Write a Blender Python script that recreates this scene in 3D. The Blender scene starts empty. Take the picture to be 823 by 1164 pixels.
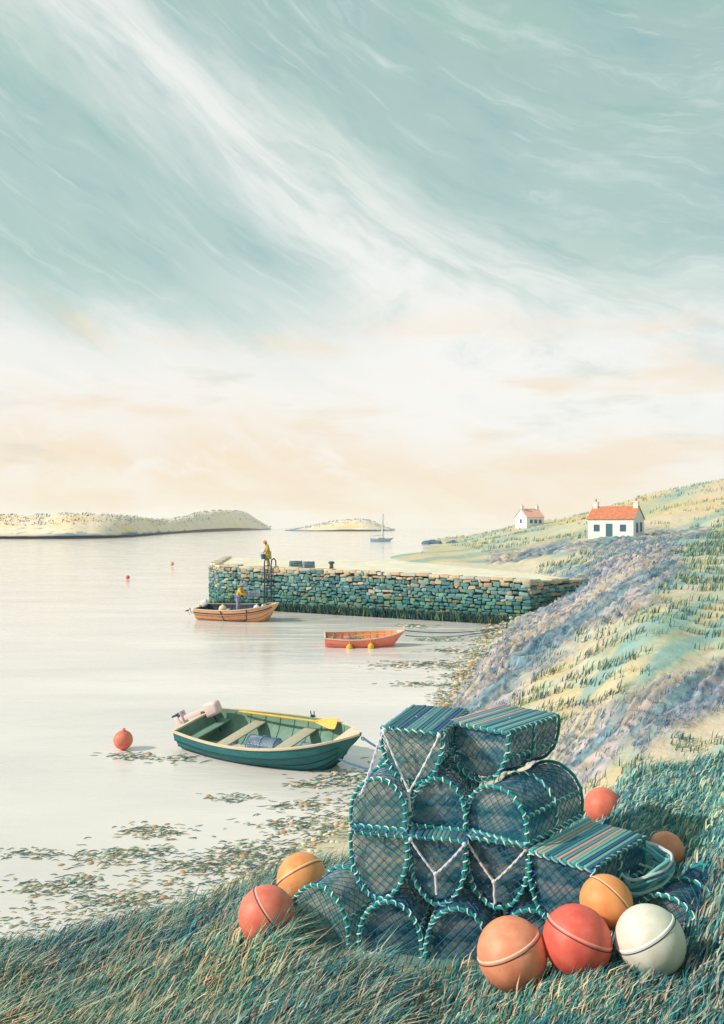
import bpy, bmesh, math, random
import numpy as np
from mathutils import Vector, Matrix, Euler

random.seed(7); RNG = np.random.default_rng(11)
SC = bpy.context.scene
COL = SC.collection
F, H0, CX, HY = 950.0, 5.3, 411.5, 599.0      # focal length in reference pixels, eye height, centre column, horizon row
R = math.radians

def P(px, py, Y): return Vector(((px-CX)/F*Y, Y, H0-(py-HY)/F*Y))
def PZ(px, py, z): return P(px, py, (H0-z)*F/(py-HY))

# ------------------------------------------------------------------ materials
def srgb(r, g, b):
    def c(v):
        v /= 255.0
        return v/12.92 if v <= .04045 else ((v+.055)/1.055)**2.4
    return (c(r), c(g), c(b))

def mat(name, col, rough=.7, var=.18, scale=6., bump=.15, bscale=None, attr=False, spec=.3, metallic=0., col2=None, stretch=None, coat=0., scuff=False):
    m = bpy.data.materials.new(name); m.use_nodes = True
    nt = m.node_tree; N = nt.nodes; L = nt.links
    bs = N['Principled BSDF']
    tc = N.new('ShaderNodeTexCoord'); mp = N.new('ShaderNodeMapping')
    if stretch: mp.inputs['Scale'].default_value = stretch
    L.new(tc.outputs['Object'], mp.inputs['Vector'])
    n1 = N.new('ShaderNodeTexNoise'); n1.inputs['Scale'].default_value = scale; n1.inputs['Detail'].default_value = 6; n1.inputs['Roughness'].default_value = .62
    L.new(mp.outputs[0], n1.inputs['Vector'])
    rp = N.new('ShaderNodeValToRGB'); rp.color_ramp.elements[0].position = .3; rp.color_ramp.elements[1].position = .72
    a = tuple(max(0, c*(1-var)) for c in col); b = col2 if col2 else tuple(min(1, c*(1+var)) for c in col)
    rp.color_ramp.elements[0].color = (*a, 1); rp.color_ramp.elements[1].color = (*b, 1)
    L.new(n1.outputs['Fac'], rp.inputs['Fac'])
    out = rp.outputs['Color']
    if attr:
        at = N.new('ShaderNodeAttribute'); at.attribute_name = 'Col'
        mx = N.new('ShaderNodeMix'); mx.data_type = 'RGBA'; mx.blend_type = 'MULTIPLY'; mx.inputs['Factor'].default_value = 1
        L.new(out, mx.inputs['A']); L.new(at.outputs['Color'], mx.inputs['B']); out = mx.outputs['Result']
    if scuff:   # worn, sun-bleached and grimy patches
        for sc_, lo, hi, cc, fa in ((9., .56, .70, tuple(min(1, x*1.05+.10) for x in col), .55), (26., .62, .70, tuple(x*.45 for x in col), .55), (4., .58, .72, tuple(x*.7+.03 for x in col), .45)):
            q_ = N.new('ShaderNodeTexNoise'); q_.inputs['Scale'].default_value = sc_; q_.inputs['Detail'].default_value = 8; q_.inputs['Roughness'].default_value = .7; L.new(mp.outputs[0], q_.inputs['Vector'])
            r_ = N.new('ShaderNodeMapRange'); r_.inputs['From Min'].default_value = lo; r_.inputs['From Max'].default_value = hi; r_.inputs['To Max'].default_value = fa; L.new(q_.outputs['Fac'], r_.inputs['Value'])
            x_ = N.new('ShaderNodeMix'); x_.data_type = 'RGBA'; L.new(r_.outputs[0], x_.inputs['Factor']); L.new(out, x_.inputs['A']); x_.inputs['B'].default_value = (*cc, 1); out = x_.outputs['Result']
    L.new(out, bs.inputs['Base Color'])
    bs.inputs['Roughness'].default_value = rough; bs.inputs['Specular IOR Level'].default_value = spec; bs.inputs['Metallic'].default_value = metallic
    bs.inputs['Coat Weight'].default_value = coat
    if bump:
        n2 = N.new('ShaderNodeTexNoise'); n2.inputs['Scale'].default_value = bscale or scale*5; n2.inputs['Detail'].default_value = 5
        L.new(mp.outputs[0], n2.inputs['Vector'])
        bp = N.new('ShaderNodeBump'); bp.inputs['Strength'].default_value = bump; bp.inputs['Distance'].default_value = .02
        L.new(n2.outputs['Fac'], bp.inputs['Height']); L.new(bp.outputs[0], bs.inputs['Normal'])
    return m

# ------------------------------------------------------------------ mesh builder
class MB:
    def __init__(s): s.v = []; s.f = []; s.c = []; s.col = (1, 1, 1)
    def add(s, vs, fs):
        o = len(s.v); s.v.extend([tuple(p) for p in vs]); s.f.extend([tuple(i+o for i in f) for f in fs]); s.c.extend([s.col]*len(vs))
    def box(s, c, size, M=None, taper=1.0, bev=0.0, jit=0.0):
        hx, hy, hz = size[0]/2, size[1]/2, size[2]/2
        if bev > 0:
            pts = []
            b = min(bev, hx*.9, hy*.9, hz*.9)
            bm = bmesh.new(); bmesh.ops.create_cube(bm, size=1)
            for v in bm.verts:
                t = taper if v.co.z > 0 else 1
                v.co = Vector((v.co.x*size[0]*t, v.co.y*size[1]*t, v.co.z*size[2])) + Vector([random.uniform(-jit, jit) for _ in range(3)])
            bmesh.ops.bevel(bm, geom=bm.edges[:], offset=b, segments=2, affect='EDGES', profile=.6)
            bm.verts.index_update()
            vs = [v.co.copy() for v in bm.verts]; fs = [[v.index for v in f.verts] for f in bm.faces]; bm.free()
        else:
            vs = []
            for dz in (-1, 1):
                t = taper if dz > 0 else 1
                for dx, dy in ((-1, -1), (1, -1), (1, 1), (-1, 1)): vs.append(Vector((dx*hx*t, dy*hy*t, dz*hz)))
            fs = [(3, 2, 1, 0), (4, 5, 6, 7), (0, 1, 5, 4), (1, 2, 6, 5), (2, 3, 7, 6), (3, 0, 4, 7)]
        c = Vector(c)
        s.add([(M @ v if M else v)+c for v in vs], fs)
    def tube(s, pts, r, n=6, closed=False, cap=True):
        pts = [Vector(p) for p in pts]; k = len(pts)
        if k < 2: return
        rs = r if isinstance(r, (list, tuple)) else [r]*k
        up = None; vs = []
        for i in range(k):
            if closed: t = pts[(i+1) % k]-pts[i-1]
            else: t = pts[min(i+1, k-1)]-pts[max(i-1, 0)]
            if t.length < 1e-9: t = Vector((0, 0, 1))
            t.normalize()
            if up is None: up = t.orthogonal().normalized()
            else:
                up = up-t*up.dot(t)
                up = up.normalized() if up.length > 1e-6 else t.orthogonal().normalized()
            w = t.cross(up)
            for j in range(n):
                a = 2*math.pi*j/n
                vs.append(pts[i]+(up*math.cos(a)+w*math.sin(a))*rs[i])
        fs = []
        for i in range(k if closed else k-1):
            for j in range(n):
                a, b = i*n+j, i*n+(j+1) % n; i2 = (i+1) % k
                fs.append((a, b, i2*n+(j+1) % n, i2*n+j))
        if cap and not closed:
            fs.append(tuple(range(n-1, -1, -1))); fs.append(tuple((k-1)*n+j for j in range(n)))
        s.add(vs, fs)
    def ball(s, c, r, nu=16, nv=10, sc=(1, 1, 1), M=None):
        vs = [Vector((0, 0, -r*sc[2]))]
        for i in range(1, nv):
            a = -math.pi/2+math.pi*i/nv
            for j in range(nu):
                b = 2*math.pi*j/nu
                vs.append(Vector((math.cos(a)*math.cos(b)*r*sc[0], math.cos(a)*math.sin(b)*r*sc[1], math.sin(a)*r*sc[2])))
        vs.append(Vector((0, 0, r*sc[2]))); top = len(vs)-1
        fs = []
        for j in range(nu): fs.append((0, 1+(j+1) % nu, 1+j)); fs.append((top, 1+(nv-2)*nu+j, 1+(nv-2)*nu+(j+1) % nu))
        for i in range(nv-2):
            for j in range(nu): fs.append((1+i*nu+j, 1+i*nu+(j+1) % nu, 1+(i+1)*nu+(j+1) % nu, 1+(i+1)*nu+j))
        c = Vector(c); s.add([(M @ v if M else v)+c for v in vs], fs)
    def lathe(s, prof, n=24, M=None, c=(0, 0, 0)):
        vs = []; c = Vector(c)
        for (r, z) in prof:
            for j in range(n):
                a = 2*math.pi*j/n; v = Vector((r*math.cos(a), r*math.sin(a), z)); vs.append((M @ v if M else v)+c)
        fs = []
        for i in range(len(prof)-1):
            for j in range(n): fs.append((i*n+j, i*n+(j+1) % n, (i+1)*n+(j+1) % n, (i+1)*n+j))
        s.add(vs, fs)
    def grid(s, rows, flip=False):
        m = len(rows[0]); vs = [p for r in rows for p in r]; fs = []
        for i in range(len(rows)-1):
            for j in range(m-1):
                q = (i*m+j, i*m+j+1, (i+1)*m+j+1, (i+1)*m+j); fs.append(q[::-1] if flip else q)
        s.add(vs, fs)
    def poly(s, pts): s.add(pts, [tuple(range(len(pts)))])
    def prism(s, pts, z0, z1):
        n = len(pts); vs = [(x, y, z0) for x, y in pts]+[(x, y, z1) for x, y in pts]
        fs = [tuple(range(n-1, -1, -1)), tuple(range(n, 2*n))]+[(i, (i+1) % n, n+(i+1) % n, n+i) for i in range(n)]
        s.add(vs, fs)
    def build(s, name, m, parent=None, smooth=True, col=False, loc=None, rot=None, ang=40):
        me = bpy.data.meshes.new(name); me.from_pydata(s.v, [], s.f)
        me.materials.append(m)
        if col:
            at = me.color_attributes.new('Col', 'FLOAT_COLOR', 'POINT')
            arr = np.ones((len(s.v), 4), dtype=np.float32); arr[:, :3] = np.array(s.c, dtype=np.float32)
            at.data.foreach_set('color', arr.ravel())
        me.update()
        if smooth:
            me.polygons.foreach_set('use_smooth', [True]*len(me.polygons))
            try: me.set_sharp_from_angle(angle=R(ang))
            except Exception: pass
        o = bpy.data.objects.new(name, me); COL.objects.link(o)
        if parent: o.parent = parent
        if loc is not None: o.location = loc
        if rot is not None: o.rotation_euler = rot
        return o

def tag(o, label=None, cat=None, group=None, kind=None):
    if label: o['label'] = label
    if cat: o['category'] = cat
    if group: o['group'] = group
    if kind: o['kind'] = kind
    return o
def thing(name, label, cat, loc=(0, 0, 0), rot=(0, 0, 0), group=None):
    o = bpy.data.objects.new(name, None); COL.objects.link(o); o.location = loc; o.rotation_euler = rot
    o.empty_display_size = .2
    return tag(o, label, cat, group)

def catenary(a, b, sag, n=20, wob=0.):
    a, b = Vector(a), Vector(b); out = []
    for i in range(n+1):
        t = i/n; p = a.lerp(b, t); p.z -= sag*4*t*(1-t)
        if wob and 0 < i < n: p += Vector([random.uniform(-wob, wob) for _ in range(3)])
        out.append(p)
    return out
def smoothpath(pts, n=8):
    pts = [Vector(p) for p in pts]; out = []
    for i in range(len(pts)-1):
        p0, p1, p2, p3 = pts[max(i-1, 0)], pts[i], pts[i+1], pts[min(i+2, len(pts)-1)]
        for k in range(n):
            t = k/n
            out.append(.5*((2*p1)+(p2-p0)*t+(2*p0-5*p1+4*p2-p3)*t*t+(3*p1-p0-3*p2+p3)*t**3))
    out.append(pts[-1]); return out

# ------------------------------------------------------------------ value noise (numpy)
_perm = RNG.random((256, 256))
def vnoise(x, y):
    x = np.asarray(x, float); y = np.asarray(y, float)
    xi = np.floor(x).astype(int); yi = np.floor(y).astype(int); fx = x-xi; fy = y-yi
    fx = fx*fx*(3-2*fx); fy = fy*fy*(3-2*fy)
    g = lambda a, b: _perm[a & 255, b & 255]
    return (g(xi, yi)*(1-fx)+g(xi+1, yi)*fx)*(1-fy)+(g(xi, yi+1)*(1-fx)+g(xi+1, yi+1)*fx)*fy
def fbm(x, y, o=4):
    s = 0; a = .5; t = 0
    for i in range(o):
        s = s+a*vnoise(x*2**i+i*17.3, y*2**i+i*9.1); t += a; a *= .5
    return s/t

# ------------------------------------------------------------------ terrain: a thin-plate surface through surveyed points
CTRL = []
def cp(px, Y, z): CTRL.append(((px-CX)/F*4.0, math.log(Y), z))
def cpp(px, py, Y): cp(px, Y, H0-(py-HY)/F*Y)
SHORE = [(-160, 1090), (0, 1068), (82, 1056), (150, 1043), (200, 1028), (260, 1005), (300, 984), (350, 955), (390, 930), (440, 895), (475, 852), (500, 806), (525, 776), (540, 752), (556, 725), (580, 702)]
for px, py in SHORE:
    Y = H0*F/(py-HY); cp(px, Y, 0.0)
    cp(px-75, Y*1.06, -.55)
for a in [(741, 986, 7.6), (700, 937, 8.8), (740, 860, 10.5), (740, 800, 12.5), (740, 740, 16), (740, 700, 20), (740, 660, 29), (740, 630, 48), (740, 616, 85), (741, 612, 125), (741, 606, 150), (740, 580, 195), (740, 563, 240),
          (823, 1000, 7.), (823, 900, 9), (823, 780, 13.5), (823, 700, 20), (823, 660, 28), (823, 620, 55), (823, 605, 105), (823, 572, 185), (823, 546, 240),
          (640, 870, 12), (640, 800, 15), (640, 750, 20), (640, 712, 28), (640, 690, 40), (640, 672, 50), (640, 650, 75), (645, 632, 110), (645, 616, 150), (645, 602, 200), (645, 591, 255),
          (700, 640, 55), (695, 622, 95), (700, 613, 130), (700, 609, 145), (700, 592, 190), (700, 575, 240),
          (600, 780, 18), (600, 740, 25), (600, 707, 40), (600, 650, 90), (600, 632, 130), (600, 615, 180), (603, 598, 250), (603, 594, 280),
          (560, 790, 20), (560, 760, 24), (560, 738, 29), (560, 640, 120), (560, 630, 150), (560, 618, 200), (560, 606, 275),
          (520, 850, 15), (520, 808, 20.5), (515, 625, 190), (520, 614, 265), (500, 613, 295)]: cpp(*a)
for px, Y, z in [(330, 7.6, 1.55), (303, 7.4, 1.58), (343, 8.6, 1.38), (200, 8.8, .86), (82, 9.3, .52), (0, 9.0, .55), (-160, 8.5, .6), (100, 7.2, 1.05), (-100, 7., 1.0), (400, 5.9, 1.8), (250, 6.2, 1.6), (600, 5.4, 2.1), (823, 5.1, 2.27),
                 (430, 7.2, 1.62), (520, 7.3, 1.62), (600, 7.1, 1.7), (660, 7.3, 1.82), (660, 6.1, 2.06), (730, 5.9, 2.12), (740, 7.2, 1.95), (500, 8.2, 1.55), (600, 8.2, 1.72),
                 (420, 9, 1.2), (420, 12, .6), (500, 10, 1.4), (500, 14, .95), (560, 13, 1.55), (690, 9.5, 2.0), (760, 8.1, 2.02),
                 (0, 3.4, 1.9), (400, 3.4, 2.2), (823, 3.4, 2.5), (-300, 3.4, 1.6), (1100, 3.4, 3),
                 (445, 144, .1), (480, 118, 0), (520, 100, 0), (560, 86, .1), (590, 74, .3), (480, 215, 0), (430, 140, -.6), (470, 235, -.7), (440, 100, -1.5), (500, 75, -1.2), (550, 65, -.6), (430, 60, -1.5), (520, 52, -.8),
                 (1000, 7, 2.6), (1000, 15, 4), (1000, 30, 6), (1000, 60, 8), (1000, 120, 12), (1000, 240, 26), (1200, 7, 3), (1200, 40, 9), (1200, 200, 30),
                 (823, 420, 16), (700, 420, 8), (600, 420, 2), (500, 420, -2), (823, 640, 6), (640, 640, -2), (1100, 640, 12), (460, 330, -1.2),
                 (0, 20, -2), (200, 20, -1.6), (300, 20, -1.2), (400, 40, -1.6), (0, 50, -3), (200, 60, -3), (0, 150, -3), (200, 150, -3), (400, 200, -2.5), (0, 500, -3), (250, 500, -3), (400, 500, -3), (-300, 12, -1), (-300, 50, -3), (-300, 300, -3), (-250, 640, -3)]:
    cp(px, Y, z)
_C = np.array(CTRL); _n = len(_C)
def _U(r2): return np.where(r2 > 1e-12, .5*r2*np.log(np.maximum(r2, 1e-12)), 0)
_d2 = ((_C[:, None, :2]-_C[None, :, :2])**2).sum(-1)
_A = np.zeros((_n+3, _n+3)); _A[:_n, :_n] = _U(_d2)+np.eye(_n)*.002
_Pm = np.c_[np.ones(_n), _C[:, :2]]; _A[:_n, _n:] = _Pm; _A[_n:, :_n] = _Pm.T
_w = np.linalg.solve(_A, np.r_[_C[:, 2], 0, 0, 0])
def tps(X, Y):
    u = np.asarray(X, float)/np.asarray(Y, float)*4.; l = np.log(np.asarray(Y, float))
    sh = u.shape; u = u.ravel(); l = l.ravel(); out = np.empty_like(u)
    for i in range(0, len(u), 20000):
        q = np.c_[u[i:i+20000], l[i:i+20000]]
        d2 = ((q[:, None, :]-_C[None, :, :2])**2).sum(-1)
        out[i:i+20000] = _U(d2) @ _w[:_n]+_w[_n]+q @ _w[_n+1:]
    return out.reshape(sh)
def seg_dist(px, py, line):
    best = np.full(np.shape(px), 1e9)
    for (ax, ay), (bx, by) in zip(line[:-1], line[1:]):
        dx, dy = bx-ax, by-ay; t = np.clip(((px-ax)*dx+(py-ay)*dy)/(dx*dx+dy*dy), 0, 1)
        best = np.minimum(best, np.hypot(px-ax-t*dx, py-ay-t*dy))
    return best
def sstep(a, b, x): t = np.clip((x-a)/(b-a), 0, 1); return t*t*(3-2*t)
# rock outcrops follow these crest lines (surveyed bearings)
def rockmask(X, Y, z):
    px = CX+X/Y*F; py = HY+(H0-z)/Y*F
    n = fbm(X/Y*22, np.log(Y)*9)
    a = 1-sstep(22, 52, seg_dist(px, py, [(505, 835), (535, 795), (585, 742), (640, 695), (738, 640)])-(n-.5)*40)
    b = 1-sstep(18, 40, seg_dist(px, py, [(625, 880), (690, 838), (745, 806), (830, 775)])-(n-.5)*40)
    c = 1-sstep(4, 11, seg_dist(px, py, [(560, 634), (640, 624), (690, 617), (741, 612), (800, 606)])-(n-.5)*10)
    return np.clip(np.maximum.reduce([a, b, c]), 0, 1)
def strata(X, Y):
    l = np.log(Y); u = X/Y
    c = l-2.6*u                      # bedding runs up the shore, inland to the right
    a = l+.7*u
    w1 = fbm(a*3.5, c*2.0, 3); w2 = fbm(a*11., c*7., 3)
    ph = c*19+4.0*(w1-.5)*2+1.3*(w2-.5)
    return ph, .35+1.0*fbm(a*6., c*9.+5, 2)
def height(X, Y, detail=True):
    X = np.asarray(X, float); Y = np.asarray(Y, float)
    z = tps(X, Y)
    rm = rockmask(X, Y, z)
    s = np.clip(Y/14, .6, 12)
    near = sstep(11, 16, Y)
    # strata: parallel ribs dipping toward the shore
    ph, amp = strata(X, Y)
    rib = ph % 1; rib = np.where(rib < .72, rib/.72, (1-rib)/.28)
    st = (rib**1.3-.45)*.20*s**.55*amp
    z = z+rm*near*st*1.25
    land = sstep(-.1, .5, z)
    z = z+land*(fbm(X/Y*17, np.log(Y)*11)-.5)*.17*s**.8*(.35+.65*near)+land*(fbm(X*3.1, Y*3.1, 3)-.5)*.035
    return z

def build_terrain():
    nu, nl = 560, 510
    u = np.linspace(-.86, 1.2, nu); l = np.linspace(math.log(2.4), math.log(640), nl)
    UU, LL = np.meshgrid(u, l); Y = np.exp(LL); X = UU*Y
    Z = height(X, Y)
    co = np.stack([X, Y, Z], -1).reshape(-1, 3)
    idx = np.arange(nu*nl).reshape(nl, nu)
    keep = (Z[:-1, :-1] > -1.3) | (Z[1:, 1:] > -1.3)
    q = np.stack([idx[:-1, :-1], idx[:-1, 1:], idx[1:, 1:], idx[1:, :-1]], -1)[keep]
    me = bpy.data.meshes.new('ground'); me.from_pydata(co.tolist(), [], q.tolist())
    z0 = tps(X, Y); rm = rockmask(X, Y, z0); s = np.clip(Y/14, .6, 12)
    px = CX+X/Y*F; py = HY+(H0-z0)/Y*F
    gu, gl = 14*X/Y, 14*np.log(Y); n1 = fbm(gu*1.1, gl*.6); n2 = fbm(gu*4., gl*2.2); n3 = fbm(gu*.7+40, gl*.45)
    def mixc(a, b, t): return a*(1-t[..., None])+np.array(b)*t[..., None]
    grass = np.array(srgb(210, 214, 188))*np.ones(X.shape+(3,))
    grass = mixc(grass, srgb(232, 202, 120), sstep(.54, .68, n3)*.42)
    grass = mixc(grass, srgb(172, 196, 172), sstep(.52, .7, n1)*.75)
    grass = mixc(grass, srgb(232, 200, 164), sstep(.42, .62, n2)*.55)
    tb = fbm((np.log(Y)-2.6*X/Y)*9, (np.log(Y)+.7*X/Y)*2.2, 3); grass = mixc(grass, srgb(150, 190, 188), sstep(.54, .64, tb)*.75); grass = mixc(grass, srgb(238, 214, 192), (1-sstep(.36, .46, tb))*.7)
    far = sstep(120, 220, Y); grass = mixc(grass, srgb(236, 206, 140), far*.5*sstep(.3, .6, n1))
    phs, _a = strata(X, Y); band = phs % 1; bid = np.floor(phs); bc = _perm[(bid.astype(int)*37) & 255, (bid.astype(int)*11) & 255]
    n4 = fbm(gu*6., gl*4., 3)
    rock = np.array(srgb(228, 208, 198))*np.ones(X.shape+(3,))
    rock = mixc(rock, srgb(204, 196, 208), sstep(.35, .65, bc))
    rock = mixc(rock, srgb(140, 176, 182), sstep(.66, .8, bc)*.8)
    rock = mixc(rock, srgb(232, 214, 176), (1-sstep(.08, .2, bc))*.7)
    rock = mixc(rock, srgb(104, 140, 156), sstep(.52, .66, n4)*.6)
    rock = mixc(rock, srgb(206, 176, 130), sstep(.55, .7, n2)*.35)
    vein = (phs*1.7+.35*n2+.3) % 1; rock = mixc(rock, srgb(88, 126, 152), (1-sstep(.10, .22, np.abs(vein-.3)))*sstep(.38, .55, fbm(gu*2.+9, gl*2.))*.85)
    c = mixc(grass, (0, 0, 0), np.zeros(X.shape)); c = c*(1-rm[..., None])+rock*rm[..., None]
    # wrack-covered foreshore
    shore = (1-sstep(.12, .65, z0+.25*(n2-.5)))*(Y < 80)
    wrack = np.array(srgb(208, 200, 172))*np.ones(X.shape+(3,))
    wrack = mixc(wrack, srgb(230, 208, 184), sstep(.45, .6, n2)); wrack = mixc(wrack, srgb(150, 168, 146), sstep(.5, .62, n1)*.7)
    c = c*(1-shore[..., None])+wrack*shore[..., None]
    fg = (1-sstep(8.5, 11, Y+1.5*(n2-.5)))*sstep(.25, .6, z0)
    soil = np.array(srgb(128, 158, 146))*np.ones(X.shape+(3,)); soil = mixc(soil, srgb(178, 172, 140), sstep(.45, .65, n2))
    c = c*(1-fg[..., None])+soil*fg[..., None]
    # pale beach behind the quay
    beach = (Y > 62)*(Y < 120)*(1-sstep(.5, 1.1, z0)); c = mixc(c, srgb(238, 222, 196), beach*.9)
    at = me.color_attributes.new('Col', 'FLOAT_COLOR', 'POINT')
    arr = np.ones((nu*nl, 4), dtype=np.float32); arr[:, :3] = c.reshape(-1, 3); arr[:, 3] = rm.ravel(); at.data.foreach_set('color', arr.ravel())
    me.polygons.foreach_set('use_smooth', [True]*len(me.polygons)); me.update()
    m = mat('ground_material', (.86, .86, .86), rough=.95, var=.2, scale=1.3, bump=.55, bscale=9, attr=True, spec=.1)
    nt = m.node_tree; N = nt.nodes; L = nt.links; bs = N['Principled BSDF']; base_n = bs.inputs['Normal'].links[0].from_socket
    tc = N.new('ShaderNodeTexCoord'); mp = N.new('ShaderNodeMapping'); mp.inputs['Scale'].default_value = (.9, .45, 1.6); mp.inputs['Rotation'].default_value = (0, R(20), R(-35)); L.new(tc.outputs['Object'], mp.inputs['Vector'])
    wn = N.new('ShaderNodeTexNoise'); wn.inputs['Scale'].default_value = 1.2; wn.inputs['Detail'].default_value = 8; wn.inputs['Roughness'].default_value = .7; L.new(mp.outputs[0], wn.inputs['Vector'])
    vo = N.new('ShaderNodeTexVoronoi'); vo.feature = 'DISTANCE_TO_EDGE'; vo.inputs['Scale'].default_value = 1.1; vm = N.new('ShaderNodeVectorMath'); vm.operation = 'ADD'; L.new(mp.outputs[0], vm.inputs[0]); L.new(wn.outputs['Color'], vm.inputs[1]); L.new(vm.outputs[0], vo.inputs['Vector'])
    vr = N.new('ShaderNodeMapRange'); vr.inputs['From Max'].default_value = .07; L.new(vo.outputs['Distance'], vr.inputs['Value'])
    at = N.new('ShaderNodeAttribute'); at.attribute_name = 'Col'
    mu = N.new('ShaderNodeMath'); mu.operation = 'MULTIPLY'; L.new(vr.outputs[0], mu.inputs[0]); L.new(at.outputs['Alpha'], mu.inputs[1])
    ad = N.new('ShaderNodeMath'); ad.operation = 'ADD'; L.new(mu.outputs[0], ad.inputs[0]); L.new(wn.outputs['Fac'], ad.inputs[1])
    b2 = N.new('ShaderNodeBump'); b2.inputs['Strength'].default_value = .55; b2.inputs['Distance'].default_value = .16; L.new(ad.outputs[0], b2.inputs['Height']); L.new(base_n, b2.inputs['Normal']); L.new(b2.outputs[0], bs.inputs['Normal'])
    me.materials.append(m)
    o = bpy.data.objects.new('ground', me); COL.objects.link(o)
    tag(o, kind='structure')
build_terrain()
def hz(x, y): return float(height(np.array([x]), np.array([y]))[0])

# ------------------------------------------------------------------ water
def build_water():
    mb = MB(); mb.poly([(-2600, -40, 0), (2600, -40, 0), (2600, 2900, 0), (-2600, 2900, 0)])
    m = bpy.data.materials.new('water_material'); m.use_nodes = True; nt = m.node_tree; N = nt.nodes; L = nt.links; bs = N['Principled BSDF']
    bs.inputs['Roughness'].default_value = .1; bs.inputs['Specular IOR Level'].default_value = .42; bs.inputs['IOR'].default_value = 1.33
    tc = N.new('ShaderNodeTexCoord')
    mp = N.new('ShaderNodeMapping'); mp.inputs['Scale'].default_value = (.22, .7, 1); L.new(tc.outputs['Object'], mp.inputs['Vector'])
    n0 = N.new('ShaderNodeTexNoise'); n0.inputs['Scale'].default_value = .35; n0.inputs['Detail'].default_value = 5; L.new(mp.outputs[0], n0.inputs['Vector'])
    rp = N.new('ShaderNodeValToRGB'); rp.color_ramp.elements[0].position = .35; rp.color_ramp.elements[1].position = .68
    rp.color_ramp.elements[0].color = (.71, .655, .625, 1); rp.color_ramp.elements[1].color = (.87, .785, .735, 1)
    L.new(n0.outputs['Fac'], rp.inputs['Fac']); L.new(rp.outputs['Color'], bs.inputs['Base Color'])
    mq = N.new('ShaderNodeMapping'); mq.inputs['Scale'].default_value = (.10, 1.1, 1); L.new(tc.outputs['Object'], mq.inputs['Vector'])
    ns = N.new('ShaderNodeTexNoise'); ns.inputs['Scale'].default_value = 1.1; ns.inputs['Detail'].default_value = 7; ns.inputs['Roughness'].default_value = .65; L.new(mq.outputs[0], ns.inputs['Vector'])
    rs_ = N.new('ShaderNodeMapRange'); rs_.inputs['From Min'].default_value = .46; rs_.inputs['From Max'].default_value = .64; rs_.inputs['To Min'].default_value = .05; rs_.inputs['To Max'].default_value = .34; L.new(ns.outputs['Fac'], rs_.inputs['Value']); L.new(rs_.outputs[0], bs.inputs['Roughness'])
    n1 = N.new('ShaderNodeTexNoise'); n1.inputs['Scale'].default_value = 2.2; n1.inputs['Detail'].default_value = 6; L.new(mp.outputs[0], n1.inputs['Vector'])
    n2 = N.new('ShaderNodeTexNoise'); n2.inputs['Scale'].default_value = 9; n2.inputs['Detail'].default_value = 3; L.new(mp.outputs[0], n2.inputs['Vector'])
    ad = N.new('ShaderNodeMath'); ad.operation = 'MULTIPLY_ADD'; ad.inputs[1].default_value = .35
    L.new(n2.outputs['Fac'], ad.inputs[0]); L.new(n1.outputs['Fac'], ad.inputs[2])
    bp = N.new('ShaderNodeBump'); bp.inputs['Strength'].default_value = .35; bp.inputs['Distance'].default_value = .06
    L.new(ad.outputs[0], bp.inputs['Height']); L.new(bp.outputs[0], bs.inputs['Normal'])
    tag(mb.build('water', m, smooth=False), kind='structure')
build_water()

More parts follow.
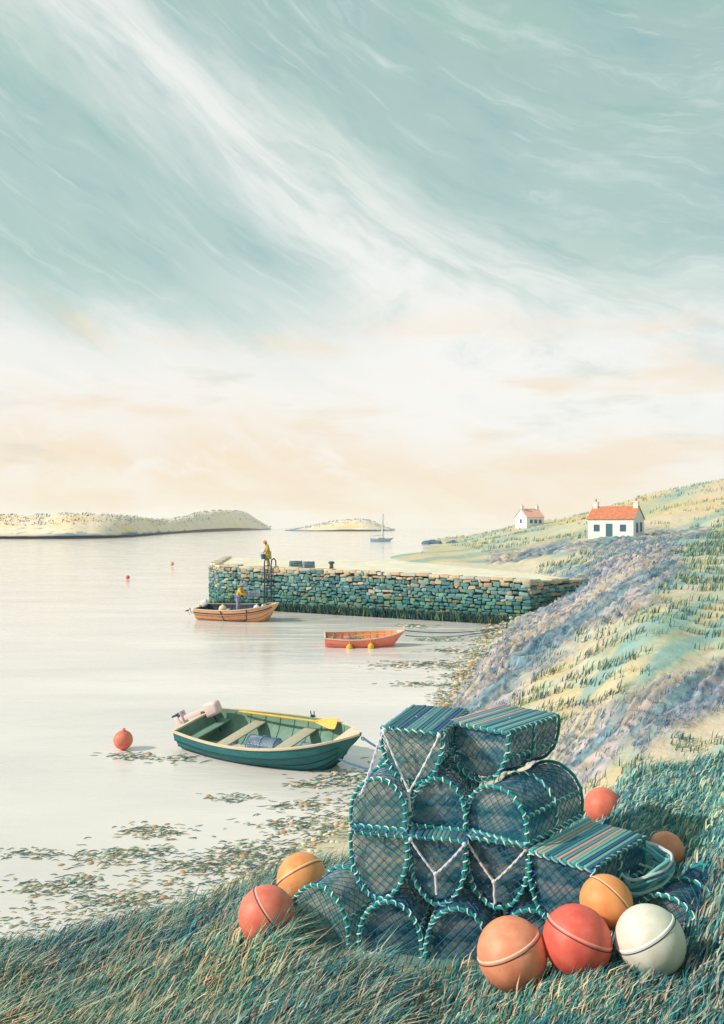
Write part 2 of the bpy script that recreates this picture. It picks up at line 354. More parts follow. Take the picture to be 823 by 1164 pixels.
# ------------------------------------------------------------------ islands
ISL = []
def island(name, prof, label):
    px = np.array([p[0] for p in prof], float); base = np.array([p[1] for p in prof]); top = np.array([p[2] for p in prof])
    xs = np.arange(px[0], px[-1]+.01, 1.5); rows = []; cols = []
    ker = np.hanning(25); ker /= ker.sum(); sm_ = lambda v: np.convolve(np.pad(np.interp(xs, px, v), 12, mode='edge'), ker, 'valid')
    bs_, ts_ = sm_(base), sm_(top)
    K = 26
    mb = MB()
    for x in xs:
        b = np.interp(x, xs, bs_); t = np.interp(x, xs, ts_); Yf = H0*F/(b-HY); Yr = Yf*1.22
        Hh = max(.05, H0+(HY-t)/F*Yr); row = []
        for k in range(K):
            s = k/(K-1); Yk = Yf*(1+.44*s); prof_s = math.sin(math.pi*min(1, s*.98+.02))**.75
            xx = (x-CX)/F*Yk
            n = float(fbm(np.array(x*.035), np.array(s*3.)))
            z = Hh*prof_s*(1+.14*(n-.5)+.07*(float(fbm(np.array(x*.14), np.array(s*7.)))-.5))-.3
            row.append((xx, Yk, z))
        rows.append(row)
    mb.grid(rows, flip=True)
    m = bpy.data.materials.new(name+'_material'); m.use_nodes = True; nt = m.node_tree; N = nt.nodes; L = nt.links; bs = N['Principled BSDF']
    ge = N.new('ShaderNodeNewGeometry'); sp = N.new('ShaderNodeSeparateXYZ'); L.new(ge.outputs['Position'], sp.inputs[0])
    nz = N.new('ShaderNodeTexNoise'); nz.inputs['Scale'].default_value = .03; nz.inputs['Detail'].default_value = 8; L.new(ge.outputs['Position'], nz.inputs['Vector'])
    rp = N.new('ShaderNodeValToRGB'); e = rp.color_ramp.elements
    e[0].position = .32; e[0].color = (*srgb(240, 214, 186), 1); e[1].position = .52; e[1].color = (*srgb(250, 226, 198), 1)
    x = e.new(.68); x.color = (*srgb(248, 208, 130), 1)
    L.new(nz.outputs['Fac'], rp.inputs['Fac'])
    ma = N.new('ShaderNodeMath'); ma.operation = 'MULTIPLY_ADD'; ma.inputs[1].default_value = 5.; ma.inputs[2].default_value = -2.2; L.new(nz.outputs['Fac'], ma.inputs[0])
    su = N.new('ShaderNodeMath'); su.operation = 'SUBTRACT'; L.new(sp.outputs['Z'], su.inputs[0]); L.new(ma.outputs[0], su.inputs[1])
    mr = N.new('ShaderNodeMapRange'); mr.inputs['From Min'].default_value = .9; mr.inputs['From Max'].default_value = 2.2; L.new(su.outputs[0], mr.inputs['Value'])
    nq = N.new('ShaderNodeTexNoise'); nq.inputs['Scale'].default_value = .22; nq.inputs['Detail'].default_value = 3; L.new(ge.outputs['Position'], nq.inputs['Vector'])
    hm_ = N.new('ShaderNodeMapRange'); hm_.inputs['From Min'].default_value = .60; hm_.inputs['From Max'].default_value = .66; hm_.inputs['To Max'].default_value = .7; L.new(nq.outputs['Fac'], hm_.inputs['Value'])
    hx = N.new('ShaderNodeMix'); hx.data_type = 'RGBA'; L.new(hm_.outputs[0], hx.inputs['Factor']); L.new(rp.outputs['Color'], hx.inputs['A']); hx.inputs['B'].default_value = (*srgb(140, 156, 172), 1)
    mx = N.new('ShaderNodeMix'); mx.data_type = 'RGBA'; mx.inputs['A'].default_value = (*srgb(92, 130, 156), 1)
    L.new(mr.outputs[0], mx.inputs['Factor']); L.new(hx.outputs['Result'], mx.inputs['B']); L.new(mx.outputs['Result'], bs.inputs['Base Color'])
    bs.inputs['Roughness'].default_value = .95; bs.inputs['Specular IOR Level'].default_value = .05
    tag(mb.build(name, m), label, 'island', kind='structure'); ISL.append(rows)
island('island', [(-190, 612.6, 588), (-60, 612.6, 584), (30, 612.6, 585), (82, 612.6, 583), (120, 612.0, 584.5), (150, 610.5, 587), (182, 607.5, 590.5), (205, 606, 587.5), (228, 604.8, 582), (250, 604, 580), (270, 603.2, 580), (285, 602.8, 585), (298, 602.4, 594), (309, 602.2, 601.6)], 'long pale headland with two humps on the left horizon')
island('island', [(324, 603.7, 603.2), (340, 603.8, 600.5), (358, 603.9, 596.5), (378, 603.9, 593), (390, 603.9, 589.8), (398, 603.9, 591.5), (407, 603.9, 589), (418, 603.9, 590), (430, 603.8, 595), (440, 603.7, 599.5), (449, 603.6, 603.2)], 'small pale humped islet behind the sailing boat')

# ------------------------------------------------------------------ materials list
M_white = mat('white_paint', (.78, .77, .73), .55, .08, 3, .1)
M_teal = mat('teal_boat_paint', srgb(36, 108, 110), .5, .22, 3.5, .1, stretch=(1, 1, 4), spec=.35, scuff=True)
M_sage = mat('sage_boat_paint', srgb(112, 146, 130), .6, .2, 5, .12)
M_cream = mat('cream_wood', srgb(226, 204, 176), .6, .14, 6, .15, stretch=(1, 6, 6))
M_thwart = mat('weathered_wood', srgb(186, 178, 156), .75, .2, 8, .25, stretch=(8, 1, 8))
M_coral = mat('coral_boat_paint', srgb(232, 132, 112), .5, .15, 4, .08, scuff=True)
M_coral_in = mat('pale_coral_paint', srgb(226, 152, 124), .6, .15, 5, .1)
M_tan = mat('varnished_tan_planks', srgb(218, 164, 120), .5, .25, 5, .15, stretch=(1, 8, 8))
M_dark = mat('dark_navy_gear', srgb(40, 58, 84), .6, .25, 8, .2)
M_yellow = mat('yellow_oar_paint', srgb(232, 182, 62), .45, .15, 8, .08)
M_iron = mat('galvanised_iron', srgb(92, 108, 122), .45, .25, 12, .15, metallic=.6)
M_rope = mat('white_rope', srgb(248, 244, 248), .85, .15, 60, .5, attr=True)
M_brope = mat('blue_grey_rope', srgb(74, 108, 140), .85, .25, 40, .4)
M_green = mat('green_rope_binding', srgb(28, 146, 134), .7, .35, 40, .5, bscale=90)
M_net = mat('navy_net_twine', srgb(46, 100, 156), .8, .3, 30, .0)
M_lash = mat('pale_blue_lashing', (1, 1, 1), .75, .1, 40, .2, attr=True)
M_slat = mat('painted_slat_wood', (1, 1, 1), .75, .25, 9, .3, attr=True, stretch=(9, 1, 9))
M_wnet = mat('pale_net_twine', srgb(196, 208, 220), .8, .2, 30, 0)
M_skin = mat('skin', srgb(206, 150, 120), .6, .08, 20, 0)
M_seam = mat('pale_seam', srgb(250, 224, 204), .5, .06, 10, .03)

def cloth(name, ca, cb, cc, trans=.35, see=.22):
    m = bpy.data.materials.new(name); m.use_nodes = True; nt = m.node_tree; N = nt.nodes; L = nt.links
    N.remove(N['Principled BSDF']); out = N['Material Output']
    tc = N.new('ShaderNodeTexCoord'); mp = N.new('ShaderNodeMapping'); mp.inputs['Scale'].default_value = (1.6, 1.0, 5.5); mp.inputs['Rotation'].default_value = (0, R(24), R(10)); L.new(tc.outputs['Object'], mp.inputs['Vector'])
    nz = N.new('ShaderNodeTexNoise'); nz.inputs['Scale'].default_value = 1.6; nz.inputs['Detail'].default_value = 6; L.new(mp.outputs[0], nz.inputs['Vector'])
    rp = N.new('ShaderNodeValToRGB'); e = rp.color_ramp.elements; e[0].position = .40; e[0].color = (*ca, 1); e[1].position = .52; e[1].color = (*cb, 1); x = e.new(.64); x.color = (*cc, 1); L.new(nz.outputs['Fac'], rp.inputs['Fac'])
    df = N.new('ShaderNodeBsdfDiffuse'); tr = N.new('ShaderNodeBsdfTranslucent'); tp = N.new('ShaderNodeBsdfTransparent')
    L.new(rp.outputs['Color'], df.inputs['Color']); L.new(rp.outputs['Color'], tr.inputs['Color'])
    m1 = N.new('ShaderNodeMixShader'); m1.inputs[0].default_value = trans; L.new(df.outputs[0], m1.inputs[1]); L.new(tr.outputs[0], m1.inputs[2])
    m2 = N.new('ShaderNodeMixShader'); m2.inputs[0].default_value = see; L.new(m1.outputs[0], m2.inputs[1]); L.new(tp.outputs[0], m2.inputs[2]); L.new(m2.outputs[0], out.inputs['Surface'])
    return m
M_bnet = mat('blue_net_twine', srgb(62, 104, 172), .8, .2, 30, 0)
M_lining = cloth('grey_green_lining', srgb(66, 150, 166), srgb(168, 202, 202), srgb(232, 232, 218), .5, .30)
M_lining_l = cloth('backlit_lining', srgb(140, 196, 188), srgb(222, 228, 210), srgb(244, 238, 222), .5, .34)  # paler copy, paints in the bright water showing behind the left creels
M_lining_d = cloth('dark_lining', srgb(58, 128, 142), srgb(146, 182, 184), srgb(206, 200, 198), .5, .30)
M_lining_p = cloth('pale_lining', srgb(150, 168, 186), srgb(206, 212, 216), srgb(226, 222, 220))
# ------------------------------------------------------------------ creels
def creel(name, label, w, h, L, loc, yaw, inverted=False, hs=.3, tilt=0., det=1., net=None, hoopm=None, bridle=None, group='lobster creels in the foreground stack', cell=.062, slatcol=None, cat='lobster creel', roll=0., lining=None):
    net = net or M_net; hoopm = hoopm or M_green
    t = thing(name, label, cat, loc, (R(tilt), R(roll), -R(yaw)), group)
    zf = (lambda z: h-z) if inverted else (lambda z: z)
    hsz = h*hs; ra = .0155*det; rnd = random.Random(label); net = M_bnet if 'green rowing boat' in label else net
    def half(z): return w/2 if z <= hsz else w/2*math.sqrt(max(0, 1-((z-hsz)/(h-hsz))**2))
    arch = [(-w/2, 0), (-w/2, hsz*.5)]+[(-w/2*math.cos(math.pi*k/16), hsz+(h-hsz)*math.sin(math.pi*k/16)) for k in range(17)]+[(w/2, hsz*.5), (w/2, 0)]
    cum = [0]
    for a, b in zip(arch[:-1], arch[1:]): cum.append(cum[-1]+math.hypot(b[0]-a[0], b[1]-a[1]))
    S = cum[-1]
    ax = [p[0] for p in arch]; az = [p[1] for p in arch]
    def at(s): return float(np.interp(s, cum, ax)), float(np.interp(s, cum, az))
    # hoops
    wob = lambda: rnd.uniform(-.006, .006)
    hoop_paths = []; hoops = []; railo = []
    for yy in (0., L*.5, L):
        mb = MB(); pts = [Vector((x+wob(), yy+wob(), zf(z))) for x, z in arch]
        base = [Vector((w/2-w*k/5, yy, zf(0))) for k in range(1, 5)]
        mb.tube(pts+base, ra, 7, closed=True); hoop_paths.append(pts+base+[pts[0]])
        hoops.append(mb.build('hoop', hoopm, t))
    rails = []
    for fx, fz in ((-1, 0), (1, 0), (-1, .52), (1, .52)):
        x = fx*(w/2 if fz == 0 else half(h*fz)); z = h*fz
        pts = [Vector((x+wob(), L*k/6, zf(z)+wob())) for k in range(7)]
        mb = MB(); mb.tube(pts, ra*.9, 6); railo.append(mb.build('rail', hoopm, t)); rails.append(pts)
    # lashings: one continuous winding for each bound hoop and rail
    cols = [(.86, .88, .95), (.50, .66, .90), (.40, .58, .88), (.92, .92, .95), (.60, .78, .92)]
    def wind(host, path, pitch, rr):
        path = [Vector(p) for p in path]; ln = [0]
        for a, b in zip(path[:-1], path[1:]): ln.append(ln[-1]+(b-a).length)
        tot = ln[-1]; arrp = np.array([tuple(p) for p in path]); turns = max(2, int(tot/pitch)); pts = []; cc = []
        ph0 = rnd.uniform(0, 6); n = turns*9; lnn = np.array(ln)
        ev = lambda q: Vector([float(np.interp(q, lnn, arrp[:, i])) for i in range(3)])
        for k in range(n+1):
            # the twine lies steep across the bar, then runs along its back to the next turn
            f = k/n*turns; fr = f % 1; sp_ = (int(f)+(fr*.55 if fr < .8 else .44+(fr-.8)*2.8))*pitch*tot/(turns*pitch)
            sp_ = min(sp_, tot); p = ev(sp_); d = (ev(min(sp_+.012, tot))-ev(max(sp_-.012, 0))).normalized()
            e1 = d.cross(Vector((.31, .17, .93))).normalized(); e2 = d.cross(e1); an = ph0+2*math.pi*f
            pts.append(p+(e1*math.cos(an)+e2*math.sin(an))*(rr+.003*det)); cc.append(int(f))
        mb = MB(); mb.tube(pts, .0062*det, 4)
        pal = [rnd.choice(cols) for _ in range(turns+2)]
        mb.c = [pal[cc[min(i//4, len(cc)-1)]] for i in range(len(mb.v))]
        mb.build('lashing', M_lash, host, col=True)
    if det >= .6:
        wind(hoops[0], hoop_paths[0], .072, ra)
        wind(hoops[1], hoop_paths[1], .09, ra)
        for hst, q in zip(railo, rails): wind(hst, q, .09, ra*.9)
    # netting
    mb = MB(); st = cell
    # barrel
    nn = int((S+L)/(cell*1.41))+1
    for sgn in (1, -1):
        for k in range(-nn, nn*2):
            s0 = k*cell*1.41; pts = []
            y = 0.
            while y <= L+1e-6:
                s = s0+sgn*y
                if 0 <= s <= S:
                    x, z = at(s); f = 1+rnd.uniform(-.012, .004)-.03*math.sin(math.pi*((y/L*2) % 1))
                    pts.append((x*f, y, zf(hsz*.5+(z-hsz*.5)*f)))
                elif pts: break
                y += L/14
            if len(pts) > 1: mb.tube(pts, .0030*max(det, .7), 3, cap=False)
    # two ends
    for yy, dep in ((.004, .018), (L-.004, -.018)):
        ang0 = R(rnd.uniform(36, 52))
        for ang in (ang0, ang0+math.pi/2+R(rnd.uniform(-6, 6))):
            dx, dz = math.cos(ang), math.sin(ang); ox, oz = -dz, dx
            m_ = int(1.0/cell)
            for k in range(-m_, m_+1):
                pts = []
                for q in range(-26, 27):
                    d = q*.035; x = ox*k*cell+dx*d; z = h*.5+oz*k*cell+dz*d
                    x += .006*math.sin(z*23+k); z += .006*math.sin(x*21+k*2)
                    if 0 <= z <= h and abs(x) <= half(z):
                        e = 1-max(abs(x)/max(half(z), 1e-3), abs(z/h*2-1))
                        pts.append((x, yy+dep*min(1, e*3), zf(z)))
                    elif pts: break
                if len(pts) > 1: mb.tube(pts, .0032*max(det, .7), 3, cap=False)
    mb.build('netting', net, t)
    # added lining cloth behind the net; painted teal and pale streaks brighten the inside
    mb = MB(); rows = []; yl = [.05+(L-.07)*k/8 for k in range(9)]
    for y in yl:
        f = .955-.02*math.sin(math.pi*((y/L*2) % 1)); rows.append([Vector((x*f, y, zf(hsz*.5+(z-hsz*.5)*f))) for x, z in arch])
    mb.grid(rows)
    mb.grid([[p for p in rows[-1][:len(arch)//2+1]], [p for p in rows[-1][len(arch)//2:]][::-1]])
    fr_ = [Vector((x*.94, .045, zf(hsz*.5+(z-hsz*.5)*.94))) for x, z in arch]; nh = len(arch)//2+1
    mb.grid([fr_[:nh], fr_[nh-1:][::-1]])
    mb.build('lining', lining or M_lining, t)
    # slatted base
    mb = MB(); n = max(9, int(w/.036)); sw = w/n
    pal = slatcol or [srgb(70, 128, 140), srgb(92, 150, 156), srgb(54, 100, 140), srgb(110, 160, 166), srgb(80, 124, 146), srgb(60, 116, 136)]
    for k in range(n):
        mb.col = rnd.choice(pal); x = -w/2+(k+.5)*sw
        mb.box((x, L/2+rnd.uniform(-.01, .01), zf(-.016+rnd.uniform(-.003, .003))), (sw*.80, L*1.02, .016), Matrix.Rotation(R(rnd.uniform(-.6, .6)), 3, 'Z'), bev=.003)
    mb.build('slatted_base', M_slat, t, col=True)
    if det >= .6:
        # knitted entrance funnel hanging inside
        mb = MB(); c0 = (w*.28, L*.72); rr0, rr1 = min(w, h)*.36, .075
        for k in range(12):
            a = 2*math.pi*k/12; pts = []
            for q in range(6):
                f = q/5; r_ = rr0*(1-f)+rr1*f
                pts.append((r_*math.cos(a)*.95, L*.98-f*L*.42, zf(h*.46+r_*math.sin(a)*.9)))
            mb.tube(pts, .0034, 3, cap=False)
        for q in range(6):
            f = q/5; r_ = rr0*(1-f)+rr1*f
            mb.tube([(r_*math.cos(2*math.pi*k/14)*.95, L*.98-f*L*.42, zf(h*.46+r_*math.sin(2*math.pi*k/14)*.9)) for k in range(14)], .0034 if q < 5 else .009, 4, closed=True)
        mb.build('entrance_funnel', net, t)
    if bridle:
        lx, rx, zt, zm, tail, tint = bridle
        mb = MB(); mb.col = tint
        a = Vector((lx, -.03, zt)); b = Vector((rx, -.03, zt)); mid = Vector(((lx+rx)/2-.01, -.05, zm))
        for s0 in (a, b):
            pts = catenary(s0, mid, .012, 14)
            for k2 in range(2):
                mb.tube([p+Vector((.006*math.cos(i*1.3+k2*math.pi), .006*math.sin(i*1.3+k2*math.pi), 0)) for i, p in enumerate(pts)], .0075, 5)
            mb.ball(s0, .022, 8, 6)
        mb.ball(mid, .022, 8, 6)
        mb.tube(catenary(mid, mid+Vector((.012, -.01, -tail)), 0, 8, .003), .014, 6)
        mb.build('bridle_rope', M_rope, t, col=True)
    return t

def front(px, py, z, w, yaw):
    """base-line left corner of the front face -> origin at the middle of the front"""
    p = PZ(px, py, z); return Vector((p.x+w/2*math.cos(R(yaw)), p.y-w/2*math.sin(R(yaw)), 0))
zr0, zr1, zr1t, zr2, zr2t, zr3, zr3t = 1.60, 2.03, 2.6, 2.625, 3.06, 2.985, 3.46
def put(px, py, zline, zorg, w, h, L, yaw, label, **k):
    p = front(px, py, zline, w, yaw); p.z = zorg
    return creel('lobster_creel', label, w, h, L, p, yaw, **k)
WH = (1, 1, 1); PK = (1., .86, .84)
# top tier, slats uppermost
put(434, 828, zr3t, zr3, .57, .475, .98, 20, 'topmost left creel, slats up, with a long white rope V hanging from its front', lining=M_lining_l, inverted=True, hs=.16, bridle=(-.26, .26, .46, -.06, .17, WH))
put(511, 821, zr3t, zr3, .64, .475, .92, 42, 'topmost right creel, slats up with pink and teal stripes, turned to the right', inverted=True, hs=.2,
    slatcol=[srgb(72, 132, 146), srgb(140, 186, 180), srgb(54, 100, 144), srgb(218, 172, 168), srgb(104, 160, 166), srgb(104, 160, 166), srgb(120, 172, 180), srgb(60, 116, 146)])
# second tier, arches up
put(399, 938, zr2, zr2, .50, .435, .9, 15, 'left arched creel of the second row, under the one with the long white rope', lining=M_lining_l, hs=.28)
put(467, 938, zr2, zr2, .49, .435, .9, 15, 'middle arched creel of the second row, between two other arched creels', hs=.28)
put(530, 942, zr2, zr2, .61, .435, 1.02, 41, 'right arched creel of the second row, its netted side showing beside the coral buoy', hs=.28)
# third tier, slats up
put(399, 945, zr1t, zr1, .51, .565, .9, 15, 'left slats-up creel of the third row, without any rope on its front', lining=M_lining_l, inverted=True, hs=.22)
put(466, 950, zr1t, zr1, .49, .565, .9, 15, 'slats-up creel of the third row with a white and lilac rope V on its front', inverted=True, hs=.22, bridle=(-.235, .235, .55, .28, .17, (.92, .9, 1.)))
put(530, 951, zr1t, zr1, .54, .565, .9, 24, 'slats-up creel of the third row with a pinkish rope V on its front', lining=M_lining_d, inverted=True, hs=.22, bridle=(-.26, .26, .55, .24, .18, PK))
put(602, 967, zr1t, zr1, .57, .565, .95, 43, 'lone slats-up creel at the right with striped teal and pink slats above the orange buoy', lining=M_lining_d, inverted=True, hs=.22,
    slatcol=[srgb(82, 146, 150), srgb(150, 200, 188), srgb(54, 104, 140), srgb(130, 190, 178), srgb(120, 184, 172), srgb(214, 168, 160), srgb(104, 166, 170), srgb(120, 180, 180), srgb(60, 120, 140)])
# bottom tier, arches up
put(329, 1058, 1.62, 1.57, .63, .53, .95, 30, 'leftmost arched creel of the bottom row beside the two buoys in the grass', lining=M_lining_l, hs=.2)
put(408, 1083, zr0, zr0, .55, .475, .9, 15, 'second arched creel from the left in the bottom row', lining=M_lining_d, hs=.25)
put(484, 1095, zr0, zr0+.02, .55, .475, .9, 15, 'third arched creel from the left in the bottom row, left of the peach buoy', lining=M_lining_d, hs=.25)
put(566, 1097, 1.62, zr0+.05, .58, .475, .9, 20, 'bottom row arched creel half hidden behind the peach and red buoys', lining=M_lining_d, hs=.25)
put(722, 1060, 1.93, 1.90, .56, .42, .85, 45, 'arched creel at the far right behind the white buoy', lining=M_lining_d, hs=.25)

# ------------------------------------------------------------------ buoys
def buoy(px, py, rpx, Y, cols, label, axis=(0.25, -.1, .96), group='foreground buoys', seam=True, seamax=None, name='buoy', seed=0):
    r = rpx*Y/F; c = P(px, py, Y)
    t = thing(name, label, 'buoy', c, group=group)
    m = mat('buoy_vinyl', cols[0], .5, .10, 5, .12, bscale=16, col2=cols[1], spec=.3, scuff=True)
    sm = mat('buoy_seam_vinyl', tuple(min(1, x*1.1+.12) for x in cols[1]), .5, .05, 6, .03)
    q = Vector(axis).normalized().to_track_quat('Z', 'Y').to_matrix()
    mb = MB(); prof = []
    n = 30
    for i in range(n+1):
        a = -math.pi/2+math.pi*i/n; rr = r*math.cos(a); z = r*math.sin(a)
        if i >= n-3: z *= 1.0+.03*(i-n+3)
        prof.append((max(rr, .0006), z))
    mb.lathe(prof, 40, q); mb.build('float', m, t, ang=80)
    mb = MB(); mb.lathe([(.001, r*.96), (r*.2, r*.97), (r*.22, r*1.03), (r*.16, r*1.10), (.001, r*1.12)], 18, q)
    up = q @ Vector((0, 0, 1)); sd = q @ Vector((1, 0, 0))
    mb.tube([up*(r*1.13)+up*r*.13*math.sin(a)+sd*r*.13*math.cos(a) for a in np.linspace(0, 2*math.pi, 13)[:-1]], r*.05, 6, closed=True)
    mb.build('lifting_eye', m, t, ang=60)
    if seam:
        ax2 = Vector(seamax or (0.6, -.2, .7)).normalized(); q2 = ax2.to_track_quat('Z', 'Y').to_matrix()
        mb = MB()
        off = r*.30; rr = math.sqrt(r*r-off*off)
        mb.lathe([(rr+r*.022, off-r*.055), (rr+r*.022, off-r*.02), (rr+r*.006, off+r*.005), (rr-r*.02, off+r*.005)], 56, q2)
        mb.lathe([(rr-r*.01, off-r*.06), (rr+r*.022, off-r*.055)], 56, q2)
        mb.build('seam_band', sm, t, ang=60)
        mb = MB(); mb.lathe([(rr+r*.034, off-r*.085), (rr+r*.046, off-r*.098), (rr+r*.040, off-r*.112)], 56, q2); mb.build('seam_line', M_dark, t)
    return t
CORAL = (srgb(232, 112, 96), srgb(246, 146, 118)); ORANGE = (srgb(240, 150, 88), srgb(250, 178, 118)); PEACH = (srgb(238, 142, 106), srgb(250, 172, 138)); RED = (srgb(228, 92, 80), srgb(242, 124, 104)); WHITE = (srgb(222, 216, 200), srgb(238, 234, 222))
buoy(303, 1040, 32, 7.4, CORAL, 'coral buoy half sunk in the long grass at lower left', seamax=(.75, .1, .6), axis=(.2, .8, -.5))
buoy(343, 999, 28.5, 8.6, ORANGE, 'pale orange buoy behind the coral one at lower left', seamax=(-.45, .45, .75), axis=(.2, .8, -.5))
buoy(685, 916, 20.5, 9.5, CORAL, 'coral buoy sitting behind the striped slats of the right creel', seam=False, axis=(.2, .8, -.4))
buoy(689, 1025, 29.5, 6.32, ORANGE, 'plain orange buoy resting on top of the red and white ones', seamax=(.75, .35, .6), axis=(.1, .8, -.5))
buoy(656, 1069, 38.5, 6.0, RED, 'large red buoy with a pale seam, between the peach and white ones', seamax=(.35, .1, .85), axis=(.1, .8, -.5))
buoy(582, 1084, 39.5, 6.05, PEACH, 'peach buoy with a double seam, in front of the bottom row of creels', seamax=(-.4, .15, .85), axis=(-.1, .8, -.5))
buoy(739, 1069, 38.5, 5.9, WHITE, 'white buoy with a thin dark line at lower right', seamax=(-.5, .2, .8), axis=(.1, .8, -.5))
buoy(757, 966, 20, 8.1, PEACH, 'small peach buoy at the right edge among dark grass', axis=(.2, .8, -.5), seam=False)
wb = 'buoys floating out on the water'
buoy(140, 841, 10.8, 19.9, CORAL, 'coral mooring buoy floating left of the green rowing boat', seam=False, group=wb, axis=(.1, -.1, 1))
buoy(145.3, 656.3, 2.3, 84, RED, 'tiny red buoy floating nearer, left of the tan fishing boat', seam=False, group=wb, axis=(.1, 0, 1))
buoy(195.7, 641, 2.2, 112, ORANGE, 'tiny orange buoy floating farthest out beyond the quay end', seam=False, group=wb, axis=(.1, 0, 1))

# ------------------------------------------------------------------ boats
class Boat:
    def __init__(s, L, B, D, sheer_b, sheer_s, tw=.72, draft=.18, flare=.75):
        s.L, s.B, s.D, s.sb, s.ss, s.tw, s.draft, s.fl = L, B, D, sheer_b, sheer_s, tw, draft, flare
    def halfb(s, t):   # t 0 stern .. 1 bow
        if t < .42: f = s.tw+(1-s.tw)*math.sin(math.pi/2*t/.42)
        else:
            k = (t-.42)/.58; f = (1-k**2.3)**.85 if k < 1 else 0
        return max(.012, s.B/2*f)
    def gz(s, t): return s.D+s.sb*max(0, (t-.35)/.65)**2+s.ss*max(0, (.35-t)/.35)**2
    def kz(s, t): return -s.draft+.06*max(0, (.3-t)/.3)+(s.gz(1)*.55+s.draft)*max(0, (t-.72)/.28)**2.4
    def pt(s, t, v, side, inset=0.):  # v 0 keel .. 1 gunwale
        b = max(.004, s.halfb(t)-inset); g, k = s.gz(t), s.kz(t)+inset*.9
        yy = b*(math.sin(math.pi/2*min(1, v*1.0))**s.fl)*(.86+.14*v); z = k+(g-k)*(v**1.55)
        x = -s.L/2+s.L*t-(1-v)*.10*s.L*max(0, (t-.7)/.3)**1.5+.02*s.L*(1-v)*max(0, (.15-t)/.15)
        return Vector((x, side*yy, z))
def boat_shell(b, parent, mout, min_, mrail, strakes=6, rail=.03):
    NT = 30; ts = [i/NT for i in range(NT+1)]
    mb = MB()
    for side in (1, -1):
        for k in range(strakes):
            v0, v1 = k/strakes, (k+1)/strakes; rows = []
            for vv, off in ((v0, .042), (v0+(v1-v0)*.5, .020), (v1, .0)):
                row = []
                for t in ts:
                    p = b.pt(t, vv, side); p.y += side*off*(1 if k else .2)*min(1, (1-t)*8); p.z -= off*.3; row.append(p)
                rows.append(row)
            mb.grid(rows, flip=(side > 0))
            if k:   # lower lip of the plank
                r0 = [b.pt(t, v0, side) for t in ts]; mb.grid([r0, rows[0]], flip=(side > 0))
    vs = [i/8 for i in range(9)]
    mb.grid([[b.pt(0, v, -1) for v in vs], [b.pt(0, v, 1) for v in vs]])
    mb.tube([b.pt(1, v, 1)*1 for v in vs]+[b.pt(1, 1, 1)+Vector((0, 0, .03))], .028, 6)
    mb.tube([Vector((b.pt(t, 0, 1).x, 0, b.pt(t, 0, 1).z)) for t in ts], .022, 6)
    mb.build('hull', mout, parent, ang=25)
    mb = MB(); ins = .035
    for side in (1, -1):
        mb.grid([[b.pt(t, .12+.88*j/7, side, ins) for t in ts[:-1]] for j in range(8)], flip=(side < 0))
    mb.grid([[b.pt(t, .12, -1, ins) for t in ts[:-1]], [b.pt(t, .12, 1, ins) for t in ts[:-1]]])
    mb.grid([[b.pt(0, v, -1, ins)+Vector((ins, 0, 0)) for v in [.12+.88*j/7 for j in range(8)]], [b.pt(0, v, 1, ins)+Vector((ins, 0, 0)) for v in [.12+.88*j/7 for j in range(8)]]], flip=True)
    # ribs
    for t in [.12+.09*i for i in range(9)]:
        for side in (1, -1): mb.tube([b.pt(t, .14+.84*j/8, side, ins+.008) for j in range(9)], .013, 5)
    mb.build('inner_planking', min_, parent, ang=30)
    mb = MB()
    for side in (1, -1):
        rows = []
        for dy, dz in ((-.03, .0), (-.03, .02), (.026, .02), (.026, -.022), (-.005, -.022)):
            rows.append([b.pt(t, 1, side)+Vector((0, side*dy*min(1, (1-t)*6+.15), dz)) for t in ts])
        mb.grid(rows, flip=(side < 0))
    mb.box(b.pt(0, 1, 1)*.5+b.pt(0, 1, -1)*.5+Vector((.02, 0, .005)), (.07, 2*b.halfb(0)+.03, .05), bev=.01)
    p1 = b.pt(.93, 1, 1)
    tri = [b.pt(.9, 1, 1, .03)+Vector((0, 0, .012)), b.pt(1, 1, 1)+Vector((.03, 0, .015)), b.pt(.9, 1, -1, .03)+Vector((0, 0, .012))]
    mb.add(tri+[p-Vector((0, 0, .03)) for p in tri], [(2, 1, 0), (3, 4, 5), (0, 1, 4, 3), (1, 2, 5, 4), (2, 0, 3, 5)])
    mb.build('gunwale', mrail, parent, ang=35)
def thwart(b, parent, t, v, m, wid=.26):
    p = b.pt(t, v, 1, .035); mb = MB(); mb.box((p.x, 0, p.z), (wid, p.y*2, .035), bev=.008)
    return mb.build('thwart', m, parent)
